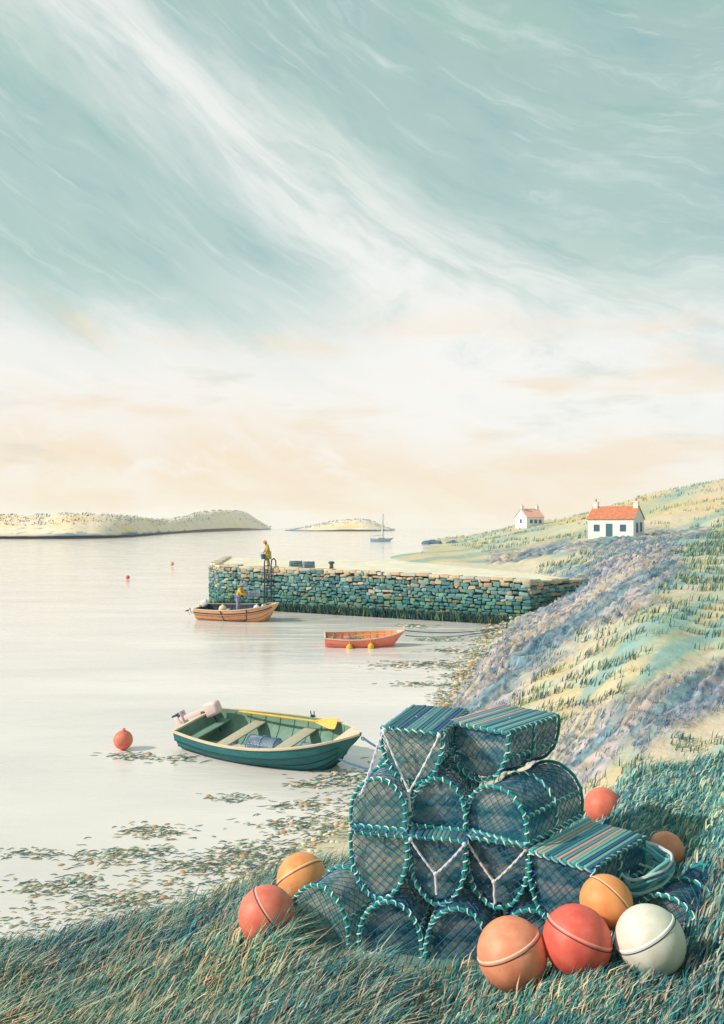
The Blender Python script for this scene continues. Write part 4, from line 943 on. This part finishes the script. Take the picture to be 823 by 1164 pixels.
# ------------------------------------------------------------------ people
def skin(name, joints, edges, m, parent, sub=1):
    bm = bmesh.new(); lay = bm.verts.layers.skin.verify(); vs = {}
    for k, (co, r) in joints.items():
        v = bm.verts.new(co); vs[k] = v; v[lay].radius = (r, r) if not isinstance(r, tuple) else r
    first = True
    for a, b in edges: bm.edges.new((vs[a], vs[b]))
    list(vs.values())[0][lay].use_root = True
    me = bpy.data.meshes.new(name); bm.to_mesh(me); bm.free(); me.materials.append(m)
    o = bpy.data.objects.new(name, me); COL.objects.link(o); o.parent = parent
    s = o.modifiers.new('skin', 'SKIN'); s.use_smooth_shade = True
    d = o.modifiers.new('sub', 'SUBSURF'); d.levels = sub; d.render_levels = sub
    return o
def person(loc, yaw, label, spine, armL, armR, legs, m_coat, m_trs, m_hat, long_coat=False):
    t = thing('person', label, 'person', loc, (0, 0, yaw), 'fishermen at the quay')
    pel, wai, che, nek, hd = [Vector(p) for p in spine]
    up = (hd-nek).normalized()
    J = {'pel': (pel, (.15, .12)), 'wai': (wai, (.14, .11)), 'che': (che, (.16, .12)), 'nek': (nek, .058), 'jaw': (nek.lerp(hd, .55)+Vector((.025, 0, 0)), .075), 'cra': (hd, .098), 'crt': (hd+up*.05, .085), 'nose': (hd+Vector((.115, 0, -.02)), .016)}
    E = [('pel', 'wai'), ('wai', 'che'), ('che', 'nek'), ('nek', 'jaw'), ('jaw', 'cra'), ('cra', 'crt'), ('cra', 'nose')]
    Jc = {'pel': (pel, (.19, .16)), 'wai': (wai, (.175, .15)), 'che': (che, (.185, .155)), 'col': (nek-Vector((0, 0, .02)), .085)}; Ec = [('pel', 'wai'), ('wai', 'che'), ('che', 'col')]
    Jt = {'pel': (pel-Vector((0, 0, .02)), (.165, .14))}; Et = []
    for s, arm, leg in ((1, armL, legs[0]), (-1, armR, legs[1])):
        n = 'L' if s > 0 else 'R'
        sh, el, wr = [Vector(p) for p in arm]; hnd = wr+(wr-el).normalized()*.08
        J.update({'sh'+n: (sh, .068), 'el'+n: (el, .048), 'wr'+n: (wr, .034), 'ha'+n: (hnd, (.042, .024))}); E += [('che', 'sh'+n), ('sh'+n, 'el'+n), ('el'+n, 'wr'+n), ('wr'+n, 'ha'+n)]
        d = (wr-el).normalized(); side = Vector((0, 1, 0)); side = (side-d*side.dot(d)).normalized(); pal = d.cross(side)
        for f in range(4):
            b0 = hnd+side*(f-1.5)*.019+d*.03; l_ = (.032, .04, .038, .03)[f]; J['f%s%d' % (n, f)] = (b0, .0095); J['g%s%d' % (n, f)] = (b0+d*l_+pal*.012, .0085); J['h%s%d' % (n, f)] = (b0+d*l_*1.3+pal*.04, .0075)
            E += [('ha'+n, 'f%s%d' % (n, f)), ('f%s%d' % (n, f), 'g%s%d' % (n, f)), ('g%s%d' % (n, f), 'h%s%d' % (n, f))]
        J['t'+n] = (wr+side*.045+d*.04, .011); J['u'+n] = (wr+side*.05+d*.085+pal*.02, .009); E += [('wr'+n, 't'+n), ('t'+n, 'u'+n)]
        Jc.update({'sh'+n: (sh, .09), 'el'+n: (el, .07), 'wr'+n: (wr.lerp(el, .12), .056)}); Ec += [('che', 'sh'+n), ('sh'+n, 'el'+n), ('el'+n, 'wr'+n)]
        hip, kn, an, toe = [Vector(p) for p in leg]
        J.update({'hi'+n: (hip, .085), 'kn'+n: (kn, .058), 'an'+n: (an, .042), 'to'+n: (toe, .04)}); E += [('pel', 'hi'+n), ('hi'+n, 'kn'+n), ('kn'+n, 'an'+n), ('an'+n, 'to'+n)]
        Jt.update({'hi'+n: (hip, .105), 'kn'+n: (kn, .085), 'an'+n: (an+Vector((0, 0, .03)), .078)}); Et += [('pel', 'hi'+n), ('hi'+n, 'kn'+n), ('kn'+n, 'an'+n)]
        b = MB(); b.box(an.lerp(toe, .5)+Vector((0, 0, -.015)), (.28, .11, .10), bev=.035); b.tube([an+Vector((0, 0, -.02)), an+Vector((0, 0, .22))], [.062, .07], 10); b.build('boot', M_dark, t)
    skin('body', J, E, M_skin, t)
    skin('coat', Jc, Ec, m_coat, t); skin('trousers', Jt, Et, m_trs, t)
    if long_coat:
        b = MB(); b.lathe([(.19, .05), (.20, -.1), (.235, -.42), (.22, -.42)], 18, Matrix.Diagonal((1, 1.08, 1)), pel); b.build('coat_skirt', m_coat, t)
    b = MB(); q = up.to_track_quat('Z', 'Y').to_matrix(); b.lathe([(.17, .035), (.165, .05), (.115, .06), (.11, .12), (.075, .165), (.001, .175)], 20, q, hd); b.lathe([(.17, .035), (.10, .03)], 20, q, hd); b.build('hat', m_hat, t, ang=60)
    b = MB(); b.ball(hd+Vector((-.02, 0, .0)), .102, 14, 10, (.95, 1, .95)); b.build('hair', mat('grey_brown_hair', srgb(120, 96, 80), .8, .2, 30, .2), t)
    return t
def legset(sp=.12, hx=0., hz_=.9, bend=.04): return [[(hx, s*.09, hz_), (hx+bend+.02, s*(sp-.01), .5), (hx-.02, s*sp, .09), (hx+.14, s*(sp+.02), .05)] for s in (1, -1)]
jp, nn = on_wall(293.5, -1.1)
jz = float(qtop(jp.x))+.03
person((jp.x, jp.y, jz), R(200), 'man in an olive yellow coat standing on the quay top holding a bucket', [(0, 0, .93), (.02, 0, 1.12), (.07, 0, 1.33), (.12, 0, 1.48), (.19, 0, 1.58)],
       [(.07, .19, 1.39), (.10, .25, 1.12), (.25, .22, .95)], [(.07, -.19, 1.39), (.12, -.24, 1.12), (.27, -.15, .95)], legset(), mat('olive_oilskin', srgb(168, 160, 84), .55, .25, 6, .1, col2=srgb(206, 182, 84)), mat('ochre_oilskin', srgb(196, 168, 92), .6, .2, 6, .1), mat('orange_hat', srgb(226, 140, 92), .8, .12, 10, .1), True)
bk = thing('bucket', 'blue bucket held by the man standing on the quay', 'bucket', Vector((jp.x, jp.y, jz))+Matrix.Rotation(R(200), 3, 'Z') @ Vector((.36, .03, .52)))
mb = MB(); mb.lathe([(.001, 0), (.11, 0), (.15, .3), (.16, .3), (.155, .32), (.14, .3), (.105, .02), (.001, .02)], 20); mb.build('pail', mat('blue_plastic', srgb(70, 112, 158), .4, .1, 5, 0), bk)
mb = MB(); mb.tube([(.15*math.cos(a), 0, .3+.14*math.sin(a)) for a in np.linspace(0, math.pi, 13)], .008, 5); mb.build('handle', M_iron, bk)
fp = FBM @ Vector((-.15, .1, .36))
mb = MB()
for k in range(6): mb.box((-.1, -.45+k*.18, .335), (1.5, .165, .03), bev=.005)
mb.build('deck_board', M_thwart, fb)
pyaw = R(-8)
person(fp, pyaw, 'man in a yellow jacket standing in the tan fishing boat lifting a creel', [(0, 0, .93), (.04, 0, 1.11), (.12, 0, 1.32), (.18, 0, 1.46), (.24, 0, 1.57)],
       [(.13, .19, 1.38), (.26, .27, 1.12), (.54, .17, 1.08)], [(.13, -.19, 1.38), (.26, -.27, 1.12), (.54, -.17, 1.08)], legset(.16, -.03), mat('yellow_jacket', srgb(226, 178, 66), .55, .2, 6, .1), mat('lilac_trousers', srgb(158, 152, 192), .7, .15, 6, .1), mat('mauve_hat', srgb(186, 140, 170), .8, .12, 10, .1))
creel('lobster_creel', 'lilac grey creel lifted in the arms of the man in the yellow jacket', .42, .34, .7, fp+Matrix.Rotation(pyaw, 3, 'Z') @ Vector((.56, 0, .98)), 60, det=.75, net=M_wnet, lining=M_lining_p, hoopm=mat('lilac_hoop', srgb(140, 140, 190), .7, .2, 20, .1), group='creels on the tan fishing boat', cell=.08)

# ------------------------------------------------------------------ grass, wrack, stones
def blades(name, X, Y, Z, hgt, wid, lean, cols, m, label, cat=None, kind='stuff', leandir=None, nper=3, spread=.06):
    n = len(X); N = n*nper
    bx = np.repeat(X, nper)+RNG.normal(0, 1, N)*np.repeat(spread*np.ones(n), nper); by = np.repeat(Y, nper)+RNG.normal(0, 1, N)*np.repeat(spread*np.ones(n), nper); bz = np.repeat(Z, nper)-.01
    h = np.repeat(hgt*np.ones(n), nper)*RNG.uniform(.55, 1.25, N); w = np.repeat(wid*np.ones(n), nper)*RNG.uniform(.7, 1.3, N)
    th = RNG.uniform(0, 2*np.pi, N)
    if leandir is not None: la = leandir+RNG.normal(0, .38, N)
    else: la = RNG.uniform(0, 2*np.pi, N)
    le = np.repeat(lean*np.ones(n), nper)*RNG.uniform(.3, 1.5, N)
    dx, dy = np.cos(th)*w/2, np.sin(th)*w/2; lx, ly = np.cos(la)*le*h, np.sin(la)*le*h
    co = np.empty((N, 5, 3))
    co[:, 0] = np.c_[bx-dx, by-dy, bz]; co[:, 1] = np.c_[bx+dx, by+dy, bz]
    co[:, 2] = np.c_[bx+dx*.7+lx*.35, by+dy*.7+ly*.35, bz+h*.58]; co[:, 3] = np.c_[bx-dx*.7+lx*.35, by-dy*.7+ly*.35, bz+h*.58]
    co[:, 4] = np.c_[bx+lx, by+ly, bz+h*(1-.25*np.minimum(le, 1.5))]
    b = (np.arange(N)*5)[:, None]
    quads = b+np.array([0, 1, 2, 3]); tris = b+np.array([3, 2, 4])
    me = bpy.data.meshes.new(name)
    me.vertices.add(N*5); me.vertices.foreach_set('co', co.ravel().astype(np.float32))
    loops = np.concatenate([np.c_[quads, tris].ravel()]); me.loops.add(N*7); me.loops.foreach_set('vertex_index', loops.astype(np.int32))
    me.polygons.add(N*2); stt = np.empty(N*2, np.int32); stt[0::2] = np.arange(N)*7; stt[1::2] = np.arange(N)*7+4
    me.polygons.foreach_set('loop_start', stt); me.update(calc_edges=True); me.validate()
    at = me.color_attributes.new('Col', 'FLOAT_COLOR', 'POINT'); pal = np.array(cols); pick = pal[RNG.integers(0, len(pal), N)]*RNG.uniform(.75, 1.25, (N, 1))
    hn_ = fbm(bx/np.maximum(1, by/9)*.9+13, by*.9+5, 3)[:, None]; pick = pick*(1+(hn_-.5)*np.array([[1.0, .5, -.1]]))
    arr = np.ones((N*5, 4), np.float32); arr[:, :3] = np.repeat(np.clip(pick, 0, 1), 5, 0); at.data.foreach_set('color', arr.ravel())
    me.materials.append(m); o = bpy.data.objects.new(name, me); COL.objects.link(o); tag(o, label, cat, kind=kind); return o
M_blade = mat('grass_blade', (1, 1, 1), .75, .12, 3, 0, attr=True, spec=.2)
def scatter(n, u0, u1, y0, y1):
    u = RNG.uniform(u0, u1, n); Y = np.exp(RNG.uniform(math.log(y0), math.log(y1), n)); X = u*Y; return X, Y
def scr(X, Y, Z): return CX+X/Y*F, HY+(H0-Z)/Y*F
TEAL = [srgb(36, 104, 112), srgb(58, 134, 134), srgb(88, 158, 148), srgb(130, 176, 158), srgb(48, 104, 128), srgb(204, 196, 164), srgb(220, 178, 156)]
X, Y = scatter(26000, -.62, .02, 4.2, 11.); Z = height(X, Y); px, py = scr(X, Y, Z)
gp = fbm(X*1.6+7, Y*1.6, 3); k = (Z > .28+.35*fbm(X*1.1, Y*1.1)) & ((gp > .40) | (RNG.random(len(X)) < .35)) & ~((X > -.66) & (Y > 6.45) & (Y < 8.5)) ; X, Y, Z = X[k], Y[k], Z[k]
blades('grass', X, Y, Z, .16+.30*fbm(X*1.1+3, Y*1.1+5), .017, .8, TEAL, M_blade, 'long teal grass leaning right on the bank at lower left', 'grass', leandir=.25, nper=3, spread=.05)
kk = RNG.random(len(X)) < .05; xs_, ys_, zs_ = X[kk], Y[kk], Z[kk]
blades('seed_stalks', xs_, ys_, zs_, .48, .008, .55, [srgb(214, 200, 160), srgb(200, 180, 140), srgb(150, 176, 150)], M_blade, 'thin straw coloured seed stalks standing above the teal grass', 'grass', leandir=.2, nper=2, spread=.04)
X, Y = scatter(12500, -.05, .88, 4.0, 7.4); Z = height(X, Y)
k = ((Y < 6.45) | (X > 2.1) | ((Y < 6.85) & (RNG.random(len(X)) < .45))) & ~((Y > 6.0) & (X > .2) & (X < 2.3) & (RNG.random(len(X)) < .4)); X, Y, Z = X[k], Y[k], Z[k]
blades('grass', X, Y, Z, .17, .014, .7, TEAL, M_blade, 'short teal grass in front of the buoys and creels', 'grass', leandir=.3, nper=3, spread=.05)
X, Y = scatter(8400, .12, .86, 7.2, 10.2); Z = height(X, Y); k = (X > 2.0+.0*Y) & (rockmask(X, Y, tps(X, Y)) < .5); X, Y, Z = X[k], Y[k], Z[k]
blades('grass', X, Y, Z, .11, .018, .9, [srgb(62, 138, 150), srgb(92, 160, 164), srgb(140, 190, 182), srgb(70, 126, 154), srgb(196, 200, 182)], M_blade, 'dense teal grass on the slope to the right of the creels', 'grass', leandir=.3, nper=4, spread=.06)
# tussocks over the hillside
X, Y = scatter(38000, -.02, .78, 9.6, 330); Z = height(X, Y); T0 = tps(X, Y); rm = rockmask(X, Y, T0)
pn = fbm(X/Y*13, np.log(Y)*6)
k = (Z > .45) & (rm < .35) & (pn > .36) & (((np.log(Y)*15+X/Y*9+3*fbm(X/Y*6, np.log(Y)*4)) % 1) < .42) & ~((Y > 42) & (Y < 72) & (X < 13.5)); X, Y, Z = X[k], Y[k], Z[k]
s = np.clip(Y/14, .7, 9)**.8
blades('grass', X, Y, Z, .15*s, .022*s, .6, [srgb(66, 114, 116), srgb(84, 126, 116), srgb(140, 154, 112), srgb(72, 112, 130), srgb(176, 168, 116), srgb(110, 140, 124)], M_blade, 'tussocks of dark and ochre grass dotted over the hillside', 'grass', leandir=.5, nper=3, spread=.06*s)
ix, iy, iz = [], [], []
for rows in ISL:
    for _ in range(1500 if len(rows) > 200 else 420):
        i = RNG.integers(0, len(rows)-1); k_ = int(3+9*RNG.random()); a_, b_ = Vector(rows[i][k_]), Vector(rows[i+1][k_+1]); p = a_.lerp(b_, RNG.random())
        if fbm(np.array(i*.09), np.array(k_*.6)) > .43: ix.append(p.x); iy.append(p.y); iz.append(p.z)
ix, iy, iz = map(np.array, (ix, iy, iz)); s = iy/420
blades('island_heather', ix, iy, iz, .9*s**.7, .5*s**.7, .5, [srgb(96, 124, 152), srgb(120, 140, 156), srgb(150, 160, 150)], M_blade, 'blue grey heather tufts dotted over the far islands', 'heather', leandir=.4, nper=2, spread=.8)
# dark blue blades in the rock seams, drawing in their shadow lines
X, Y = scatter(34000, .02, .62, 10.5, 110); Z = height(X, Y); T0 = tps(X, Y); rm = rockmask(X, Y, T0)
s = np.clip(Y/14, .6, 12); band = strata(X, Y)[0] % 1
k = (rm > .35) & (Z > .2) & ((band < .20) | (band > .74)); X, Y, Z = X[k], Y[k], Z[k]; s = np.clip(Y/14, .7, 9)**.8
blades('heather', X, Y, Z, .10*s, .013*s, 1.5, [srgb(52, 98, 132), srgb(70, 116, 142), srgb(88, 130, 146), srgb(120, 118, 160)], M_blade, 'low blue-green blades drawing shadow lines in the seams of the pink rock', 'heather', leandir=.6, nper=3, spread=.05*s)
# wrack: floating and stranded weed with small stones
def pebbles_and_wrack():
    patches = [(150, 860, 24, 4, 26), (205, 863, 18, 4, 18), (395, 885, 40, 7, 60), (355, 892, 28, 4, 26), (265, 908, 26, 4, 20), (175, 946, 34, 7, 50), (330, 938, 40, 6, 34), (120, 975, 40, 8, 46), (230, 984, 60, 8, 80), (160, 968, 40, 6, 34), (280, 970, 40, 9, 60), (90, 1000, 20, 6, 20), (340, 915, 28, 5, 26), (130, 1025, 40, 10, 60), (60, 1010, 40, 8, 50), (30, 970, 30, 6, 26),
               (505, 756, 34, 4, 60), (450, 756, 30, 3, 30), (520, 740, 24, 3, 30), (470, 712, 16, 2, 18), (500, 727, 24, 2, 22), (530, 768, 26, 4, 40), (430, 900, 30, 8, 40), (560, 716, 22, 3, 24), (480, 778, 26, 3, 26)]
    wX, wY, wZ = [], [], []; sX, sY, sZ = [], [], []
    for px, py, sx, sy, n in patches:
        for i in range(int(n*2.4)):
            x = px+RNG.normal(0, sx*.62); y = py+RNG.normal(0, sy*.62)
            if y < 640: continue
            p = PZ(x, y, 0); wX.append(p.x); wY.append(p.y)
        for i in range(int(n*.45)):
            x = px+RNG.normal(0, sx*.6); y = py+RNG.normal(0, sy*.6); p = PZ(x, y, 0); sX.append(p.x); sY.append(p.y)
    # shoreline strip
    for (ax, ay), (bx, by) in zip(SHORE[:-1], SHORE[1:]):
        for i in range(190):
            t = RNG.random(); x = ax+(bx-ax)*t+RNG.normal(0, 10); sy = (ay+(by-ay)*t-HY)/450; y = ay+(by-ay)*t+RNG.normal(0, 26*sy)
            p = PZ(x, max(y, 640), 0); wX.append(p.x); wY.append(p.y)
            if RNG.random() < .34: wX and (sX.append(p.x), sY.append(p.y))
    wX, wY = np.array(wX), np.array(wY); Z = np.maximum(height(wX, wY), -.012); keep = (Z < .75); wX, wY, Z = wX[keep], wY[keep], Z[keep]
    s = np.clip(wY/14, .7, 4)**.7
    mb = MB(); pal = [srgb(92, 126, 116), srgb(126, 146, 112), srgb(170, 166, 124), srgb(70, 112, 124), srgb(196, 172, 140), srgb(96, 132, 130)]
    for x, y, z, q in zip(wX, wY, Z, s):
        mb.col = random.choice(pal); a = random.gauss(.1, .30); ln = random.uniform(.06, .22)*q; w = random.uniform(.008, .015)*q; d = Vector((math.cos(a), math.sin(a), 0)); e = Vector((-d.y, d.x, 0)); pts = []
        for i in range(4):
            f = i/3; pts.append(Vector((x, y, z+.012+.02*q*math.sin(math.pi*f)*random.uniform(.3, 1)))+d*ln*(f-.5)+e*ln*.15*math.sin(f*5+a*9))
        mb.tube(pts, [w*.3, w*.6, w*.55, w*.15], 4)
    tag(mb.build('seaweed', mat('bladder_wrack', (1, 1, 1), .5, .2, 12, .2, attr=True, spec=.5), col=True), 'strands of green and brown wrack along the tideline and floating in patches', 'seaweed', kind='stuff')
    sX, sY = np.array(sX), np.array(sY); Z = np.maximum(height(sX, sY), -.02); keep = (Z < .9); mb = MB()
    pal = [srgb(206, 208, 192), srgb(222, 208, 190), srgb(176, 188, 180), srgb(222, 200, 178), srgb(190, 198, 172)]+([srgb(206, 156, 116)] if RNG.random() < 2 else [])
    for x, y, z in zip(sX[keep], sY[keep], Z[keep]):
        mb.col = random.choice(pal); r = random.uniform(.022, .065)*max(.8, y/14)**.6
        mb.ball((x, y, z+r*.18), r, 8, 6, (random.uniform(.9, 1.5), random.uniform(.8, 1.2), random.uniform(.45, .75)), Matrix.Rotation(random.uniform(0, 3), 3, 'Z'))
    tag(mb.build('pebbles', mat('wet_pebble', (1, 1, 1), .55, .2, 10, .2, attr=True), col=True), 'wet rounded pebbles scattered along the tideline', 'pebbles', kind='stuff')
pebbles_and_wrack()
# weed hanging on the quay foot
n = 1500; tt = RNG.uniform(0.0, 1.0, n); X = QA.x+(QG.x-QA.x)*tt; Y = QA.y+(QG.y-QA.y)*tt; nx, ny = (QG-QA).y, -(QG-QA).x; l_ = math.hypot(nx, ny)
X = X+nx/l_*(.25+RNG.uniform(0, .2, n)); Y = Y+ny/l_*(.25+RNG.uniform(0, .2, n))
blades('seaweed', X, Y, np.zeros(n)-.05+RNG.uniform(0, .25, n), .45, .06, .4, [srgb(40, 84, 92), srgb(66, 110, 96), srgb(120, 140, 96), srgb(48, 92, 110)], M_blade, 'fringe of weed along the foot of the quay wall', 'seaweed', nper=3, spread=.06)
# far rocky spit
mb = MB(); rr = random.Random(9)
for i in range(46):
    px = rr.uniform(484, 552); p = PZ(px, rr.uniform(616.5, 618.8), 0)
    mb.ball((p.x, p.y, .2), rr.uniform(.5, 1.3), 8, 6, (rr.uniform(1, 1.9), 1, rr.uniform(.5, 1.0)), Matrix.Rotation(rr.uniform(0, 3), 3, 'Z'))
tag(mb.build('rocky_spit', mat('blue_grey_rock', srgb(84, 116, 138), .9, .3, .6, .5)), 'low blue grey rocky spit off the far shore', 'rocks', kind='stuff')

# ------------------------------------------------------------------ sky
w = bpy.data.worlds.new('World'); SC.world = w; w.use_nodes = True; nt = w.node_tree; N = nt.nodes; L = nt.links
bg = N['Background']; STR = .1; bg.inputs['Strength'].default_value = STR
SUN = Vector((-.80, -.20, .55)).normalized()
sky = N.new('ShaderNodeTexSky'); sky.sky_type = 'NISHITA'; sky.sun_disc = False; sky.sun_elevation = math.asin(SUN.z); sky.sun_rotation = math.atan2(SUN.x, SUN.y)
tc = N.new('ShaderNodeTexCoord'); sp = N.new('ShaderNodeSeparateXYZ'); L.new(tc.outputs['Generated'], sp.inputs[0])
def M(op, a, b=None, c=None, clamp=False):
    n = N.new('ShaderNodeMath'); n.operation = op; n.use_clamp = clamp
    for i, x in enumerate((a, b, c)):
        if x is None: continue
        if isinstance(x, (int, float)): n.inputs[i].default_value = x
        else: L.new(x, n.inputs[i])
    return n.outputs[0]
def MR(x, a, b, c=0., d=1.):
    n = N.new('ShaderNodeMapRange'); n.interpolation_type = 'SMOOTHSTEP'; L.new(x, n.inputs['Value']); n.inputs['From Min'].default_value = a; n.inputs['From Max'].default_value = b; n.inputs['To Min'].default_value = c; n.inputs['To Max'].default_value = d; return n.outputs[0]
def MIX(f, a, b):
    n = N.new('ShaderNodeMix'); n.data_type = 'RGBA'
    if isinstance(f, (int, float)): n.inputs['Factor'].default_value = f
    else: L.new(f, n.inputs['Factor'])
    for s, x in (('A', a), ('B', b)):
        if isinstance(x, tuple): n.inputs[s].default_value = (*x, 1)
        else: L.new(x, n.inputs[s])
    return n.outputs['Result']
def NOISE(x, y, sc, det=5, rough=.55, z=0.):
    c = N.new('ShaderNodeCombineXYZ')
    for i, q in enumerate((x, y, z)):
        if isinstance(q, (int, float)): c.inputs[i].default_value = q
        else: L.new(q, c.inputs[i])
    n = N.new('ShaderNodeTexNoise'); n.inputs['Scale'].default_value = sc; n.inputs['Detail'].default_value = det; n.inputs['Roughness'].default_value = rough; L.new(c.outputs[0], n.inputs['Vector']); return n.outputs['Fac']
az = M('ARCTAN2', sp.outputs['X'], sp.outputs['Y']); el = M('ARCSINE', sp.outputs['Z'])
az01 = M('MULTIPLY_ADD', az, 1/1.6, .5, clamp=True)
fc = N.new('ShaderNodeFloatCurve'); L.new(az01, fc.inputs['Value']); cv = fc.mapping.curves[0]
cpts = [(-.8, .74), (-.333, .55), (-.219, .480), (-.127, .412), (-.012, .343), (.155, .258), (.333, .207), (.8, .15)]
cv.points[0].location = (0, cpts[0][1]); cv.points[1].location = (1, cpts[-1][1])
for a_, e_ in cpts[1:-1]: cv.points.new(a_/1.6+.5, e_)
fc.mapping.update()
t = M('SUBTRACT', el, fc.outputs[0])
wob = NOISE(M('MULTIPLY', az, 2.2), M('MULTIPLY', t, 6.), 1.6, 4)
tw = M('ADD', t, M('MULTIPLY', M('SUBTRACT', wob, .5), .11))
streak = NOISE(M('MULTIPLY', az, 4.2), M('MULTIPLY', tw, 17.), 1.2, 7, .62)
fine = NOISE(M('MULTIPLY', az, 8.), M('MULTIPLY', tw, 70.), 1.2, 6, .66, 3.)
pw = M('MULTIPLY', M('SUBTRACT', NOISE(az, el, 9., 4, .6, 50.), .5), .10)
puff = NOISE(M('MULTIPLY', M('ADD', az, pw), 5.), M('MULTIPLY', M('ADD', el, pw), 11.), 1.3, 9, .66, 7.)
big = NOISE(M('MULTIPLY', az, 2.4), M('MULTIPLY', tw, 7.), 1.4, 4, .5, 12.)
elw = M('ADD', M('ADD', el, M('MULTIPLY', M('SUBTRACT', streak, .5), .10)), M('MULTIPLY', M('SUBTRACT', big, .5), .12))
elw = M('ADD', elw, M('MULTIPLY', M('MAXIMUM', az, 0.), .22))
rp = N.new('ShaderNodeValToRGB'); L.new(M('MULTIPLY', elw, 1/.8, clamp=True), rp.inputs['Fac']); e = rp.color_ramp.elements
stops = [(.0, (254, 248, 236)), (.03, (252, 242, 222)), (.07, (251, 232, 206)), (.11, (252, 242, 228)), (.155, (252, 249, 242)), (.205, (240, 243, 238)), (.25, (206, 224, 220)), (.30, (184, 210, 205)), (.40, (178, 206, 202)), (.52, (174, 203, 198)), (.70, (162, 194, 191)), (.8, (156, 188, 188))]
e[0].position = 0; e[0].color = (*srgb(*stops[0][1]), 1); e[1].position = 1; e[1].color = (*srgb(*stops[-1][1]), 1)
for s_, c_ in stops[1:-1]: x = e.new(s_/.8); x.color = (*srgb(*c_), 1)
col = rp.outputs['Color']
# green-grey tint in the upper veil
col = MIX(M('MULTIPLY', MR(el, .2, .3), M('MULTIPLY', MR(big, .45, .7), .55)), col, srgb(172, 208, 192))
col = MIX(M('MULTIPLY', MR(el, .22, .34), M('MULTIPLY', MR(streak, .50, .70), .62)), col, srgb(212, 228, 224))
col = MIX(M('MULTIPLY', MR(el, .22, .34), M('MULTIPLY', MR(streak, .50, .30), .5)), col, srgb(140, 184, 188))
# the long white band
ta = M('ABSOLUTE', tw); bw_ = M('MULTIPLY_ADD', big, .13, .006)
band = M('SUBTRACT', 1., MR(M('DIVIDE', ta, bw_), .1, 1.7)); band = M('MULTIPLY', band, MR(streak, .25, .6, .35, 1.))
br2 = NOISE(M('MULTIPLY', az, 4.), M('MULTIPLY', tw, 26.), 1.5, 6, .62, 40.)
band = M('MULTIPLY', band, MR(br2, .32, .56, .62, 1.))
col = MIX(M('MULTIPLY', band, .95), col, srgb(246, 248, 244))
# white and cream cloud below the band on the right
below = M('MULTIPLY', MR(tw, .015, -.03), M('MULTIPLY', MR(az, -.10, .08), MR(el, .05, .16)))
col = MIX(M('MULTIPLY', below, MR(puff, .34, .56, .25, 1.)), col, srgb(253, 252, 247))
col = MIX(M('MULTIPLY', below, MR(puff, .44, .30, 0., .45)), col, srgb(206, 224, 214))
lowm = M('MULTIPLY', MR(el, .30, .16), MR(el, -.01, .02))
col = MIX(M('MULTIPLY', M('MULTIPLY', lowm, MR(el, .02, .08)), MR(puff, .5, .68, 0., .85)), col, srgb(253, 250, 244))
col = MIX(M('MULTIPLY', lowm, MR(NOISE(M('MULTIPLY', az, 3.), M('MULTIPLY', el, 14.), 1.4, 4, .5, 21.), .5, .68, 0., .7)), col, srgb(250, 229, 202))
col = MIX(M('MULTIPLY', lowm, MR(NOISE(M('MULTIPLY', az, 3.), M('MULTIPLY', el, 12.), 1.5, 5, .6, 33.), .55, .7, 0., .55)), col, srgb(218, 220, 208))
col = MIX(M('MULTIPLY', MR(el, .1, .3), MR(fine, .52, .74, 0., .36)), col, srgb(236, 244, 242))
dx_ = M('DIVIDE', M('ADD', az, .325), .035); dy_ = M('DIVIDE', M('SUBTRACT', M('ADD', el, M('MULTIPLY', az, .5)), .062), .014)
g2 = M('POWER', 2.718, M('MULTIPLY', -1., M('ADD', M('MULTIPLY', dx_, dx_), M('MULTIPLY', dy_, dy_))))
col = MIX(M('MULTIPLY', g2, M('MULTIPLY_ADD', puff, .55, .0, clamp=True)), col, srgb(252, 220, 164))
# keep some of the physical sky in the open parts
gain = N.new('ShaderNodeMix'); gain.data_type = 'RGBA'; gain.blend_type = 'MULTIPLY'; gain.inputs['Factor'].default_value = 1; L.new(col, gain.inputs['A']); g_ = 1.0/STR; gain.inputs['B'].default_value = (g_, g_, g_, 1)
fin = MIX(.06, gain.outputs['Result'], sky.outputs[0])
L.new(fin, bg.inputs['Color'])
sl = bpy.data.lights.new('sun', 'SUN'); sl.energy = 4.0; sl.angle = R(.6); sl.color = (1., .915, .80)
so = bpy.data.objects.new('sun', sl); COL.objects.link(so); so.rotation_euler = (-SUN).to_track_quat('-Z', 'Y').to_euler(); so.location = SUN*60

# ------------------------------------------------------------------ haze
mb = MB(); mb.box((0, 1430, 22), (5260, 3000, 52))
hm = bpy.data.materials.new('sea_haze'); hm.use_nodes = True; hn = hm.node_tree; hn.nodes.remove(hn.nodes['Principled BSDF'])
pv = hn.nodes.new('ShaderNodeVolumePrincipled'); pv.inputs['Color'].default_value = (1., .985, .96, 1); pv.inputs['Density'].default_value = .00018; pv.inputs['Anisotropy'].default_value = 0.
hn.links.new(pv.outputs[0], hn.nodes['Material Output'].inputs['Volume'])
tag(mb.build('haze', hm, smooth=False), kind='stuff')

# ------------------------------------------------------------------ camera
cam = bpy.data.cameras.new('camera'); co = bpy.data.objects.new('camera', cam); COL.objects.link(co)
cam.sensor_fit = 'VERTICAL'; cam.sensor_height = 36; cam.lens = F/1164*36; cam.shift_y = (HY-582)/1164
co.location = (0, 0, H0); co.rotation_euler = (math.pi/2, 0, 0); cam.clip_start = .1; cam.clip_end = 12000
SC.camera = co
vs_ = SC.view_settings; vs_.view_transform = 'Standard'; vs_.look = 'None'; vs_.exposure = 0; vs_.gamma = 1; vs_.use_curve_mapping = False
SC.render.engine = 'CYCLES'; SC.cycles.max_bounces = 6; SC.cycles.volume_bounces = 3; SC.cycles.use_denoising = True
